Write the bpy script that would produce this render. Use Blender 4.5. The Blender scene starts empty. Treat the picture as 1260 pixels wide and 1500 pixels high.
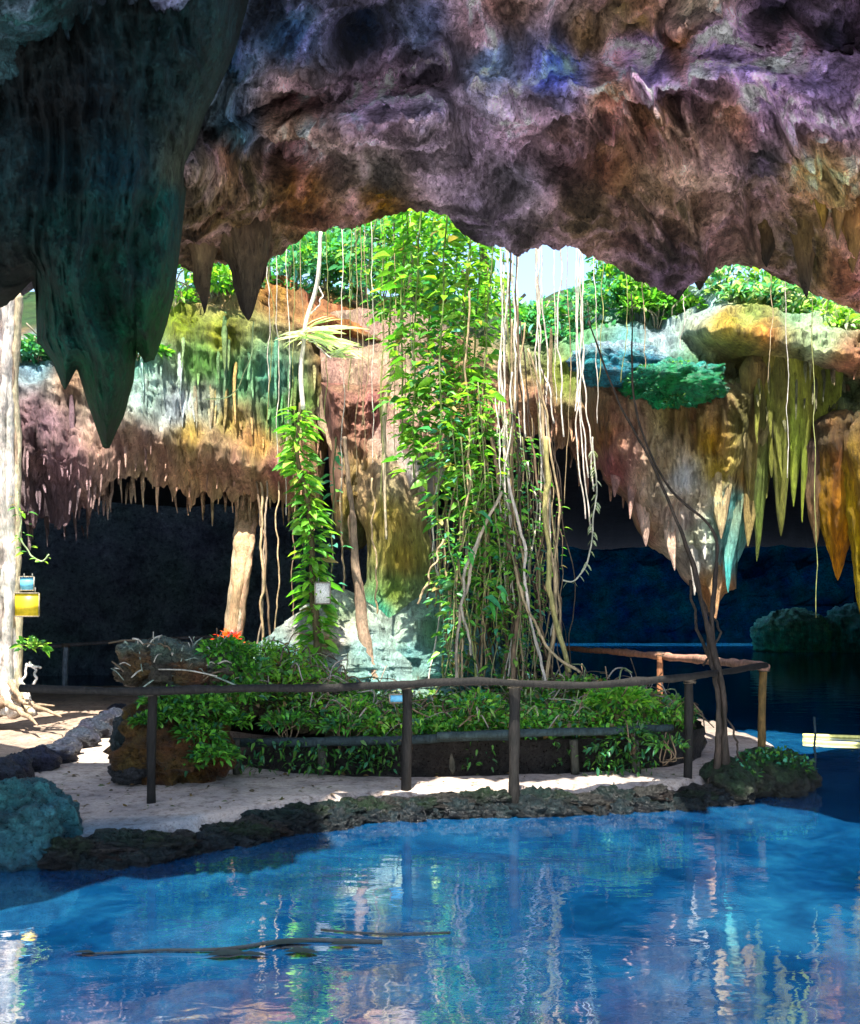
import bpy, math, random
import numpy as np
R = math.radians
rng = np.random.default_rng(7)
random.seed(7)
scene = bpy.context.scene
COL = scene.collection
# ------------------------------------------------------------------ camera / light
F = 1300.0; HZ = 903.0; CZ = 2.0            # focal length in photo pixels, horizon row, eye height
cam_d = bpy.data.cameras.new('camera'); cam = bpy.data.objects.new('camera', cam_d); COL.objects.link(cam)
cam.location = (0, 0, CZ); cam.rotation_euler = (R(90), 0, 0)
cam_d.sensor_fit = 'HORIZONTAL'; cam_d.sensor_width = 36; cam_d.lens = 36*F/1260
cam_d.shift_y = (HZ-750)/1260; cam_d.clip_end = 500; cam_d.clip_start = 0.05
scene.camera = cam
W = bpy.data.worlds.new('World'); scene.world = W; W.use_nodes = True
SUN_EL, SUN_AZ = 70, 188                     # azimuth: direction towards the sun, clockwise from +Y
nt = W.node_tree; bg = nt.nodes['Background']
sky = nt.nodes.new('ShaderNodeTexSky'); sky.sky_type = 'NISHITA'; sky.sun_disc = False
sky.sun_elevation = R(SUN_EL); sky.sun_rotation = R(SUN_AZ)
nt.links.new(sky.outputs[0], bg.inputs[0]); bg.inputs[1].default_value = 0.15
sd = bpy.data.lights.new('sun', 'SUN'); sd.energy = 5.0; sd.angle = R(0.5); sd.color = (1, .95, .86)
so = bpy.data.objects.new('sun', sd); COL.objects.link(so); so.location = (0, 0, 30)
so.rotation_euler = (R(90-SUN_EL), 0, R(180-SUN_AZ))
vs = scene.view_settings; vs.view_transform = 'Standard'; vs.look = 'None'; vs.gamma = 1; vs.exposure = 1.85
try: vs.use_curve_mapping = False
except Exception: pass

# ------------------------------------------------------------------ helpers
def P(u, v, Y):
    return np.array([(u-630)/F*Y, Y, CZ+(HZ-v)/F*Y])
def G(u, v, z=0.0):
    Y = (CZ-z)*F/(v-HZ)
    return np.array([(u-630)/F*Y, Y, z])
def _h(ix, iy, iz):
    n = (ix*374761393 + iy*668265263 + iz*1442695041) & 0xffffffff
    n = ((n ^ (n >> 13))*1274126177) & 0xffffffff
    n = ((n ^ (n >> 16))*2246822519) & 0xffffffff
    return ((n >> 8) & 0xffff)/32767.5-1.0
def vn(p):
    p = np.asarray(p, float); i = np.floor(p).astype(np.int64); f = p-i; f = f*f*f*(f*(f*6-15)+10)
    out = 0
    for a in (0, 1):
        for b in (0, 1):
            for c in (0, 1):
                w = (f[..., 0] if a else 1-f[..., 0])*(f[..., 1] if b else 1-f[..., 1])*(f[..., 2] if c else 1-f[..., 2])
                out = out+w*_h(i[..., 0]+a, i[..., 1]+b, i[..., 2]+c)
    return out
def fbm(p, sc=1.0, oct=4, gain=.5, seed=0, ridge=False):
    p = np.asarray(p, float)*sc+seed*17.31; a = 1.0; s = 0; t = 0
    for k in range(oct):
        n = vn(p)
        if ridge: n = 1-2*np.abs(n)
        s = s+a*n; t += a; a *= gain; p = p*2.03+5.7
    return s/t
def stack(*a): return np.stack(np.broadcast_arrays(*a), -1)
def curve(pts):
    xs = np.array([p[0] for p in pts], float); ys = np.array([p[1] for p in pts], float)
    return lambda u: np.interp(u, xs, ys)
def idw(u, v, pts, power=2.5, sx=1.0):
    """pts: list of (u, v, value...)"""
    A = np.array(pts, float); u = np.asarray(u, float); v = np.asarray(v, float)
    num = 0; den = 0
    for r in A:
        d = ((u-r[0])*sx)**2+(v-r[1])**2+60.0
        w = d**(-power/2)
        num = num+w[..., None]*r[2:]; den = den+w
    return num/den[..., None]
def seg_dist(u, v, pts):
    best = np.full(np.shape(u), 1e9)
    for (a, b), (c, d) in zip(pts[:-1], pts[1:]):
        L = (c-a)**2+(d-b)**2; t = np.clip(((u-a)*(c-a)+(v-b)*(d-b))/L, 0, 1)
        best = np.minimum(best, np.hypot(u-a-t*(c-a), v-b-t*(d-b)))
    return best
def resample(pts, n, smooth=True):
    pts = np.asarray(pts, float); d = np.r_[0, np.cumsum(np.linalg.norm(np.diff(pts, axis=0), axis=1))]
    if len(pts) > 2 and smooth:
        t = np.linspace(0, 1, n)*d[-1]; m = np.gradient(pts, d, axis=0)
        i = np.clip(np.searchsorted(d, t, side='right')-1, 0, len(d)-2); h = (d[i+1]-d[i])[:, None]; s = ((t-d[i])[:, None])/h
        return (2*s**3-3*s**2+1)*pts[i]+(s**3-2*s**2+s)*h*m[i]+(-2*s**3+3*s**2)*pts[i+1]+(s**3-s**2)*h*m[i+1]
    t = np.linspace(0, d[-1], n)
    return np.stack([np.interp(t, d, pts[:, k]) for k in range(3)], 1)

class MB:
    def __init__(s): s.v = []; s.f = []; s.c = []; s.n = 0
    def add(s, v, f, c=(1, 1, 1)):
        v = np.asarray(v, float).reshape(-1, 3); c = np.asarray(c, float)
        if c.ndim == 1: c = np.tile(c[:3], (len(v), 1))
        s.v.append(v); s.c.append(c.reshape(-1, 3))
        for q in (f if isinstance(f, list) else [f]):
            s.f.append(np.asarray(q, np.int64)+s.n)
        s.n += len(v)
    def grid(s, g, c=(1, 1, 1), wrap=False, cap=False):
        n, m = g.shape[:2]; i = np.arange(n*m).reshape(n, m)
        a, b = i[:-1, :-1], i[:-1, 1:]; d, e = i[1:, :-1], i[1:, 1:]
        f = np.stack([a, b, e, d], -1).reshape(-1, 4)
        if wrap:
            f = np.r_[f, np.stack([i[:-1, -1], i[:-1, 0], i[1:, 0], i[1:, -1]], -1)]
        c = np.asarray(c, float)
        s.add(g, f, c.reshape(-1, 3) if c.ndim == 3 else c)
    def tube(s, pts, r, seg=6, c=(1, 1, 1), rough=0, cap=True):
        pts = np.asarray(pts, float); n = len(pts); r = np.broadcast_to(np.asarray(r, float), (n,))
        t = np.gradient(pts, axis=0); t /= np.linalg.norm(t, axis=1)[:, None]+1e-9
        ref = np.array([0, 1, 0.]) if abs(t[:, 1]).mean() < .8 else np.array([1., 0, 0])
        b = np.cross(t, ref); b /= np.linalg.norm(b, axis=1)[:, None]+1e-9; nn = np.cross(t, b)
        a = np.linspace(0, 2*np.pi, seg, endpoint=False)
        rr = r[:, None]*np.ones(seg)
        if rough: rr = rr*(1+rough*vn(stack(pts[:, None, 0]*9+np.cos(a)*1.7, pts[:, None, 1]*9+np.sin(a)*1.7, pts[:, None, 2]*5)))
        g = pts[:, None]+rr[..., None]*(np.cos(a)[None, :, None]*b[:, None]+np.sin(a)[None, :, None]*nn[:, None])
        c = np.asarray(c, float)
        if c.ndim == 2: c = np.repeat(c[:, None], seg, 1)
        k = s.n
        s.grid(g, c, wrap=True)
        if cap:
            i = np.arange(seg)
            s.f.append(np.array([np.r_[i[::-1]]])+k); s.f.append(np.array([i+(n-1)*seg])+k)
    def box(s, c, d, rz=0, col=(1, 1, 1)):
        x, y, z = np.array(d)/2.; v = np.array([[i*x, j*y, k*z] for i in (-1, 1) for j in (-1, 1) for k in (-1, 1)])
        cr, sr = math.cos(rz), math.sin(rz); v = v@np.array([[cr, sr, 0], [-sr, cr, 0], [0, 0, 1]])+np.array(c)
        s.add(v, [[0, 1, 3, 2], [4, 6, 7, 5], [0, 4, 5, 1], [2, 3, 7, 6], [0, 2, 6, 4], [1, 5, 7, 3]] and np.array([[0, 1, 3, 2], [4, 6, 7, 5], [0, 4, 5, 1], [2, 3, 7, 6], [0, 2, 6, 4], [1, 5, 7, 3]]), col)
    def leaves(s, pos, dirs, size, cols, width=.42, droop=.25, up=None):
        """many bent pointed leaves at once"""
        n = len(pos)
        if n == 0: return
        pos = np.asarray(pos, float); d = np.asarray(dirs, float); d = d/(np.linalg.norm(d, axis=1)[:, None]+1e-9)
        size = np.broadcast_to(np.asarray(size, float), (n,))[:, None]
        upv = np.array([0, 0, 1.])+(rng.normal(0, .45, (n, 3)) if up is None else up)
        sd_ = np.cross(d, upv); sd_ /= np.linalg.norm(sd_, axis=1)[:, None]+1e-9
        nn = np.cross(sd_, d); w = width*size*rng.uniform(.8, 1.2, (n, 1))
        dz = np.array([0, 0, -1.])*droop*size
        b = pos; m1 = pos+d*size*.35; m2 = pos+d*size*.72+dz*.4; tip = pos+d*size+dz
        V = np.stack([b, m1-sd_*w*.5+nn*w*.18, m1, m1+sd_*w*.5+nn*w*.18, m2-sd_*w*.36+nn*w*.12, m2, m2+sd_*w*.36+nn*w*.12, tip], 1)
        Fq = np.array([[1, 2, 5, 4], [2, 3, 6, 5]]); Ft = np.array([[0, 2, 1], [0, 3, 2], [4, 5, 7], [5, 6, 7]])
        o = (np.arange(n)*8)[:, None, None]
        c = np.asarray(cols, float)
        if c.ndim == 1: c = np.tile(c, (n, 1))
        s.add(V.reshape(-1, 3), [(Fq+o).reshape(-1, 4), (Ft+o).reshape(-1, 3)], np.repeat(c, 8, 0))
    def build(s, name, mat, parent=None, smooth=True):
        V = np.concatenate(s.v); C = np.concatenate(s.c)
        faces = []
        for q in s.f: faces += q.tolist()
        org = np.array([0., 0, 0])
        if parent is None:
            org = np.array([(V[:, 0].min()+V[:, 0].max())/2, (V[:, 1].min()+V[:, 1].max())/2, V[:, 2].min()])
        else: org = np.array(parent.location)
        me = bpy.data.meshes.new(name); me.from_pydata((V-org).tolist(), [], faces)
        at = me.color_attributes.new('Col', 'FLOAT_COLOR', 'POINT')
        at.data.foreach_set('color', np.c_[C, np.ones(len(C))].astype(np.float32).ravel())
        if smooth: me.polygons.foreach_set('use_smooth', np.ones(len(me.polygons), bool))
        me.materials.append(mat); me.update()
        o = bpy.data.objects.new(name, me); COL.objects.link(o)
        if parent is None: o.location = org
        else: o.parent = parent
        return o
def tag(o, label=None, cat=None, group=None, kind=None):
    if label: o['label'] = label
    if cat: o['category'] = cat
    if group: o['group'] = group
    if kind: o['kind'] = kind
    return o
def empty(name, loc, label=None, cat=None, group=None):
    o = bpy.data.objects.new(name, None); COL.objects.link(o); o.location = tuple(float(x) for x in loc); o.empty_display_size = .2
    return tag(o, label, cat, group)

# ------------------------------------------------------------------ materials
def newmat(name):
    m = bpy.data.materials.new(name); m.use_nodes = True; t = m.node_tree; t.nodes.clear()
    out = t.nodes.new('ShaderNodeOutputMaterial'); return m, t, out
def noise(t, vec, scale, detail=6, rough=.6, dist=0):
    n = t.nodes.new('ShaderNodeTexNoise'); n.inputs['Scale'].default_value = scale; n.inputs['Detail'].default_value = detail
    n.inputs['Roughness'].default_value = rough; n.inputs['Distortion'].default_value = dist; t.links.new(vec, n.inputs['Vector']); return n
def ramp(t, fac, stops):
    r = t.nodes.new('ShaderNodeValToRGB'); e = r.color_ramp.elements
    e[0].position, e[0].color = stops[0][0], (*stops[0][1], 1); e[1].position, e[1].color = stops[-1][0], (*stops[-1][1], 1)
    for p, c in stops[1:-1]:
        x = e.new(p); x.color = (*c, 1)
    t.links.new(fac, r.inputs[0]); return r
def mixc(t, a, b, fac, mode='MIX'):
    m = t.nodes.new('ShaderNodeMix'); m.data_type = 'RGBA'; m.blend_type = mode
    for s_, x in ((m.inputs[0], fac), (m.inputs[6], a), (m.inputs[7], b)):
        if hasattr(x, 'is_linked'): t.links.new(x, s_)
        else: s_.default_value = x if not isinstance(x, tuple) else (*x, 1)
    return m.outputs[2]
def rock_mat(name, s=1.0, bump=.6, rough=.75, zs=1.0, wet=0.0, contrast=.55, spec=.18, sat=1.15, crack=0.):
    m, t, out = newmat(name); b = t.nodes.new('ShaderNodeBsdfPrincipled'); t.links.new(b.outputs[0], out.inputs[0])
    g = t.nodes.new('ShaderNodeNewGeometry'); mp = t.nodes.new('ShaderNodeMapping'); t.links.new(g.outputs['Position'], mp.inputs[0])
    mp.inputs['Scale'].default_value = (1, 1, zs)
    vec = mp.outputs[0]
    at = t.nodes.new('ShaderNodeAttribute'); at.attribute_name = 'Col'
    n1 = noise(t, vec, 2.3*s, 8, .65, .4); n2 = noise(t, vec, 13*s, 9, .74, .35); n3 = noise(t, vec, 60*s, 4, .6)
    lo = 1-contrast; hi = 1+contrast
    r1 = ramp(t, n1.outputs[0], [(.3, (lo, lo, lo)), (.5, (1, 1, 1)), (.72, (hi, hi, hi))])
    r2 = ramp(t, n2.outputs[0], [(.33, (.3, .28, .28)), (.45, (.9, .89, .88)), (.56, (1.15, 1.15, 1.13)), (.68, (1.9, 1.88, 1.8))])
    c = mixc(t, at.outputs['Color'], r1.outputs[0], 1.0, 'MULTIPLY'); c = mixc(t, c, r2.outputs[0], 1.0, 'MULTIPLY')
    if crack:
        vo = t.nodes.new('ShaderNodeTexVoronoi'); vo.feature = 'DISTANCE_TO_EDGE'; vo.inputs['Scale'].default_value = 3.2*s
        wv = t.nodes.new('ShaderNodeVectorMath'); wv.operation = 'MULTIPLY_ADD'; t.links.new(n2.outputs[1], wv.inputs[0]); wv.inputs[1].default_value = (.35/s,)*3; t.links.new(vec, wv.inputs[2]); t.links.new(wv.outputs[0], vo.inputs['Vector'])
        rc = ramp(t, vo.outputs[0], [(0, (1-crack,)*3), (.07, (1, 1, 1))]); c = mixc(t, c, rc.outputs[0], 1.0, 'MULTIPLY')
        pits = noise(t, vec, 34*s, 4, .6); rp = ramp(t, pits.outputs[0], [(.33, (.35,)*3), (.43, (1, 1, 1)), (.62, (1.05,)*3), (.7, (1.5,)*3)]); c = mixc(t, c, rp.outputs[0], 1.0, 'MULTIPLY')
    # mineral hue drift
    hn = noise(t, vec, 1.1*s, 3, .5); hs = t.nodes.new('ShaderNodeHueSaturation')
    mr = t.nodes.new('ShaderNodeMapRange'); t.links.new(hn.outputs[0], mr.inputs[0]); mr.inputs[1].default_value = .3; mr.inputs[2].default_value = .7
    mr.inputs[3].default_value = .47; mr.inputs[4].default_value = .53; t.links.new(mr.outputs[0], hs.inputs['Hue'])
    hs.inputs['Saturation'].default_value = sat; t.links.new(c, hs.inputs['Color']); t.links.new(hs.outputs[0], b.inputs['Base Color'])
    rr = ramp(t, n2.outputs[0], [(.35, (rough-wet-.1,)*3), (.65, (rough+.1,)*3)]); t.links.new(rr.outputs[0], b.inputs['Roughness'])
    b.inputs['Specular IOR Level'].default_value = spec
    ad = t.nodes.new('ShaderNodeMath'); ad.operation = 'MULTIPLY_ADD'; t.links.new(n2.outputs[0], ad.inputs[0]); ad.inputs[1].default_value = .8; t.links.new(n1.outputs[0], ad.inputs[2])
    ad2 = t.nodes.new('ShaderNodeMath'); ad2.operation = 'MULTIPLY_ADD'; t.links.new(n3.outputs[0], ad2.inputs[0]); ad2.inputs[1].default_value = .12; t.links.new(ad.outputs[0], ad2.inputs[2])
    bp = t.nodes.new('ShaderNodeBump'); bp.inputs['Strength'].default_value = bump; bp.inputs['Distance'].default_value = .34/s
    t.links.new(ad2.outputs[0], bp.inputs['Height']); t.links.new(bp.outputs[0], b.inputs['Normal'])
    return m
def leaf_mat(name, trans=.4):
    m, t, out = newmat(name); b = t.nodes.new('ShaderNodeBsdfPrincipled'); tr = t.nodes.new('ShaderNodeBsdfTranslucent')
    at = t.nodes.new('ShaderNodeAttribute'); at.attribute_name = 'Col'; g = t.nodes.new('ShaderNodeNewGeometry')
    n = noise(t, g.outputs['Position'], 30, 3); r = ramp(t, n.outputs[0], [(.3, (.7, .75, .7)), (.7, (1.25, 1.2, 1.1))])
    c = mixc(t, at.outputs['Color'], r.outputs[0], 1.0, 'MULTIPLY')
    t.links.new(c, b.inputs['Base Color']); b.inputs['Roughness'].default_value = .42
    c2 = mixc(t, c, (1.2, 1.3, .5), 1.0, 'MULTIPLY'); t.links.new(c2, tr.inputs[0])
    ms = t.nodes.new('ShaderNodeMixShader'); ms.inputs[0].default_value = trans
    t.links.new(b.outputs[0], ms.inputs[1]); t.links.new(tr.outputs[0], ms.inputs[2]); t.links.new(ms.outputs[0], out.inputs[0]); return m
def wood_mat(name, rough=.7, bump=.5):
    m, t, out = newmat(name); b = t.nodes.new('ShaderNodeBsdfPrincipled'); t.links.new(b.outputs[0], out.inputs[0])
    g = t.nodes.new('ShaderNodeNewGeometry'); mp = t.nodes.new('ShaderNodeMapping'); t.links.new(g.outputs['Position'], mp.inputs[0]); mp.inputs['Scale'].default_value = (1, 1, .22)
    at = t.nodes.new('ShaderNodeAttribute'); at.attribute_name = 'Col'
    n1 = noise(t, mp.outputs[0], 40, 5, .65); n2 = noise(t, g.outputs['Position'], 6, 4, .6)
    r1 = ramp(t, n1.outputs[0], [(.3, (.45, .45, .45)), (.7, (1.4, 1.35, 1.3))]); r2 = ramp(t, n2.outputs[0], [(.35, (.65, .7, .65)), (.65, (1.2, 1.15, 1.1))])
    c = mixc(t, at.outputs['Color'], r1.outputs[0], 1.0, 'MULTIPLY'); c = mixc(t, c, r2.outputs[0], 1.0, 'MULTIPLY')
    t.links.new(c, b.inputs['Base Color']); b.inputs['Roughness'].default_value = rough; b.inputs['Specular IOR Level'].default_value = .22
    bp = t.nodes.new('ShaderNodeBump'); bp.inputs['Strength'].default_value = min(1, bump*1.6); bp.inputs['Distance'].default_value = .03
    t.links.new(n1.outputs[0], bp.inputs['Height']); t.links.new(bp.outputs[0], b.inputs['Normal']); return m
def plain_mat(name, col, rough=.5, ns=20, amt=.15):
    m, t, out = newmat(name); b = t.nodes.new('ShaderNodeBsdfPrincipled'); t.links.new(b.outputs[0], out.inputs[0])
    g = t.nodes.new('ShaderNodeNewGeometry'); n = noise(t, g.outputs['Position'], ns, 5)
    r = ramp(t, n.outputs[0], [(.3, tuple(x*(1-amt*2) for x in col)), (.7, tuple(min(1, x*(1+amt)) for x in col))])
    t.links.new(r.outputs[0], b.inputs['Base Color']); b.inputs['Roughness'].default_value = rough; return m
M_CEIL = rock_mat('cave_ceiling_rock', 1.0, 1.0, .7, sat=1.1, crack=.6)
M_WALL = rock_mat('stalactite_rock', 1.5, 1.0, .65, zs=.22, sat=1.15)
M_ROCK = rock_mat('boulder_rock', 2.4, 1.0, .5, wet=.2, spec=.4, crack=.7)
M_BOULD = rock_mat('smooth_boulder_rock', 1.6, .9, .5, wet=.2, spec=.4, crack=.35)
M_INNER = rock_mat('shadowed_cave_rock', .6, .8, .9, spec=0.0)
M_LEAF = leaf_mat('leaf', .45)
M_WOOD = wood_mat('wood_bark')
M_ROOT = wood_mat('aerial_root', .75, .4)
M_YEL = plain_mat('yellow_paint', (.85, .62, .02), .45)
M_TUBE = plain_mat('yellow_foam', (.85, .78, .22), .4)
M_BLUE = plain_mat('blue_paint', (.15, .5, .7), .5)
M_WHITE = plain_mat('white_board', (.75, .72, .62), .6, 60, .25)
M_PETAL = leaf_mat('red_petal', .3)
# sand
def sand_mat():
    m, t, out = newmat('limestone_sand'); b = t.nodes.new('ShaderNodeBsdfPrincipled'); t.links.new(b.outputs[0], out.inputs[0])
    g = t.nodes.new('ShaderNodeNewGeometry'); at = t.nodes.new('ShaderNodeAttribute'); at.attribute_name = 'Col'
    n1 = noise(t, g.outputs['Position'], 1.7, 6, .6, .3); n2 = noise(t, g.outputs['Position'], 38, 5, .7); n3 = noise(t, g.outputs['Position'], 9, 6, .7)
    r1 = ramp(t, n1.outputs[0], [(.35, (.6, .6, .62)), (.62, (1.1, 1.06, 1.0))]); r2 = ramp(t, n2.outputs[0], [(.3, (.4, .36, .33)), (.45, (.95, .95, .95)), (.75, (1.15, 1.13, 1.1))])
    r3 = ramp(t, n3.outputs[0], [(.34, (.5, .44, .4)), (.5, (1, 1, 1))])
    c = mixc(t, at.outputs['Color'], r1.outputs[0], 1.0, 'MULTIPLY'); c = mixc(t, c, r2.outputs[0], 1.0, 'MULTIPLY'); c = mixc(t, c, r3.outputs[0], 1.0, 'MULTIPLY')
    t.links.new(c, b.inputs['Base Color']); b.inputs['Roughness'].default_value = .9
    bp = t.nodes.new('ShaderNodeBump'); bp.inputs['Strength'].default_value = .6; bp.inputs['Distance'].default_value = .04
    t.links.new(n2.outputs[0], bp.inputs['Height']); t.links.new(bp.outputs[0], b.inputs['Normal']); return m
M_SAND = sand_mat()
def water_mat():
    m, t, out = newmat('cenote_water'); g = t.nodes.new('ShaderNodeNewGeometry')
    d = t.nodes.new('ShaderNodeBsdfDiffuse'); gl = t.nodes.new('ShaderNodeBsdfGlossy'); gl.inputs['Roughness'].default_value = .02
    n1 = noise(t, g.outputs['Position'], .55, 5, .6, .8); n2 = noise(t, g.outputs['Position'], 3.5, 5, .65, 1.2)
    r = ramp(t, n1.outputs[0], [(.3, (.001, .030, .090)), (.5, (.003, .062, .175)), (.7, (.012, .125, .26))])
    r2 = ramp(t, n2.outputs[0], [(.35, (.6, .6, .7)), (.55, (1, 1, 1)), (.7, (1.5, 1.35, 1.15))])
    c = mixc(t, r.outputs[0], r2.outputs[0], 1.0, 'MULTIPLY'); t.links.new(c, d.inputs[0])
    mp = t.nodes.new('ShaderNodeMapping'); t.links.new(g.outputs['Position'], mp.inputs[0]); mp.inputs['Scale'].default_value = (1, 1.9, 1)
    w1 = noise(t, mp.outputs[0], 1.1, 2, .5, .3); w2 = noise(t, mp.outputs[0], 4.5, 3, .5, .4)
    a = t.nodes.new('ShaderNodeMath'); a.operation = 'MULTIPLY_ADD'; t.links.new(w2.outputs[0], a.inputs[0]); a.inputs[1].default_value = .22; t.links.new(w1.outputs[0], a.inputs[2])
    bp = t.nodes.new('ShaderNodeBump'); bp.inputs['Strength'].default_value = .35; bp.inputs['Distance'].default_value = .022
    t.links.new(a.outputs[0], bp.inputs['Height']); t.links.new(bp.outputs[0], gl.inputs['Normal'])
    fr = t.nodes.new('ShaderNodeFresnel'); fr.inputs[0].default_value = 6.5; t.links.new(bp.outputs[0], fr.inputs['Normal'])
    ms = t.nodes.new('ShaderNodeMixShader'); fm = t.nodes.new('ShaderNodeMath'); fm.operation = 'MULTIPLY_ADD'; fm.inputs[1].default_value = .55; fm.inputs[2].default_value = .42; t.links.new(fr.outputs[0], fm.inputs[0]); t.links.new(fm.outputs[0], ms.inputs[0]); t.links.new(d.outputs[0], ms.inputs[1]); t.links.new(gl.outputs[0], ms.inputs[2])
    t.links.new(ms.outputs[0], out.inputs[0]); return m
M_WATER = water_mat()

# ------------------------------------------------------------------ setting: ceiling
def in_cols(step, lo, hi, a=-20, b=1280, outer=16):
    return np.r_[np.linspace(lo, a, outer)[:-1], np.arange(a, b, step), np.linspace(b, hi, outer)]
LIP = curve([(-900, 560), (-300, 480), (0, 430), (200, 420), (262, 392), (285, 402), (310, 384), (335, 388), (385, 388), (410, 374), (440, 352), (500, 337), (560, 322), (600, 306), (655, 314), (680, 348), (700, 360), (740, 364), (760, 380), (790, 366), (840, 368), (900, 395), (950, 425), (990, 438), (1020, 424), (1045, 398), (1080, 394), (1120, 402), (1180, 428), (1260, 462), (1600, 560), (2300, 700)])
CZPTS = [(630, 360, 6.3), (700, 370, 6.3), (780, 370, 6.25), (450, 350, 6.2), (300, 395, 5.9), (0, 430, 4.9), (-500, 450, 4.8), (850, 370, 6.2), (990, 435, 5.9), (1100, 400, 6.1), (1260, 455, 5.5), (1700, 600, 4.6),
         (630, 0, 7.3), (400, 0, 6.9), (200, 0, 6.2), (0, 0, 5.7), (-500, 0, 5.2), (900, 0, 7.3), (1260, 0, 6.8), (1700, 0, 6.2), (1260, 200, 6.3), (400, 200, 6.9), (800, 200, 6.85),
         (300, 200, 6.1), (330, 330, 5.9), (280, 300, 5.5), (630, -800, 7.4), (0, -800, 6.5), (1260, -800, 7), (1800, -800, 6.8), (-500, -800, 6)]
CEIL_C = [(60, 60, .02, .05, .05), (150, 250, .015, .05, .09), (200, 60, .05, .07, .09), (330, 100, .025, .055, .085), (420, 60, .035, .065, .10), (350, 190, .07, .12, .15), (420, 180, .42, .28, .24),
          (530, 60, .008, .015, .03), (620, 60, .10, .12, .17), (560, 165, .40, .30, .36), (640, 160, .24, .20, .24), (470, 230, .24, .19, .17), (340, 260, .13, .09, .055), (440, 290, .17, .11, .05), (560, 260, .14, .12, .11),  # near-black first entry: darkness of the hollow put into the colour
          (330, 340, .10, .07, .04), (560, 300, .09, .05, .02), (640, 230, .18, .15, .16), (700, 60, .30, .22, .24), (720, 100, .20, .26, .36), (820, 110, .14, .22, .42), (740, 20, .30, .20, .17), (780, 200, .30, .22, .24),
          (860, 60, .16, .11, .07), (940, 40, .22, .15, .09), (1000, 90, .28, .15, .08), (1030, 30, .28, .22, .17), (1060, 110, .42, .34, .52), (960, 110, .40, .32, .50), (1150, 40, .01, .01, .015), (1220, 60, .01, .01, .015), (1180, 100, .30, .2, .22),  # near-black entries at the right: the other hollow's darkness, also painted
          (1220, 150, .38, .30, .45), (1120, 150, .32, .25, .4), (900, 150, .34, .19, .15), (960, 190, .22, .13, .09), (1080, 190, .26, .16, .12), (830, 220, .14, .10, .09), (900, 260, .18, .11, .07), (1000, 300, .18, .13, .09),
          (760, 280, .10, .09, .10), (700, 330, .07, .06, .07), (860, 330, .10, .07, .05), (980, 400, .04, .03, .03), (1000, 250, .22, .15, .12), (1130, 260, .05, .045, .05), (1200, 270, .34, .24, .14), (1240, 320, .26, .18, .11), (1100, 340, .14, .10, .08), (1180, 370, .05, .04, .02), (1250, 420, .16, .10, .06)]
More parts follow.
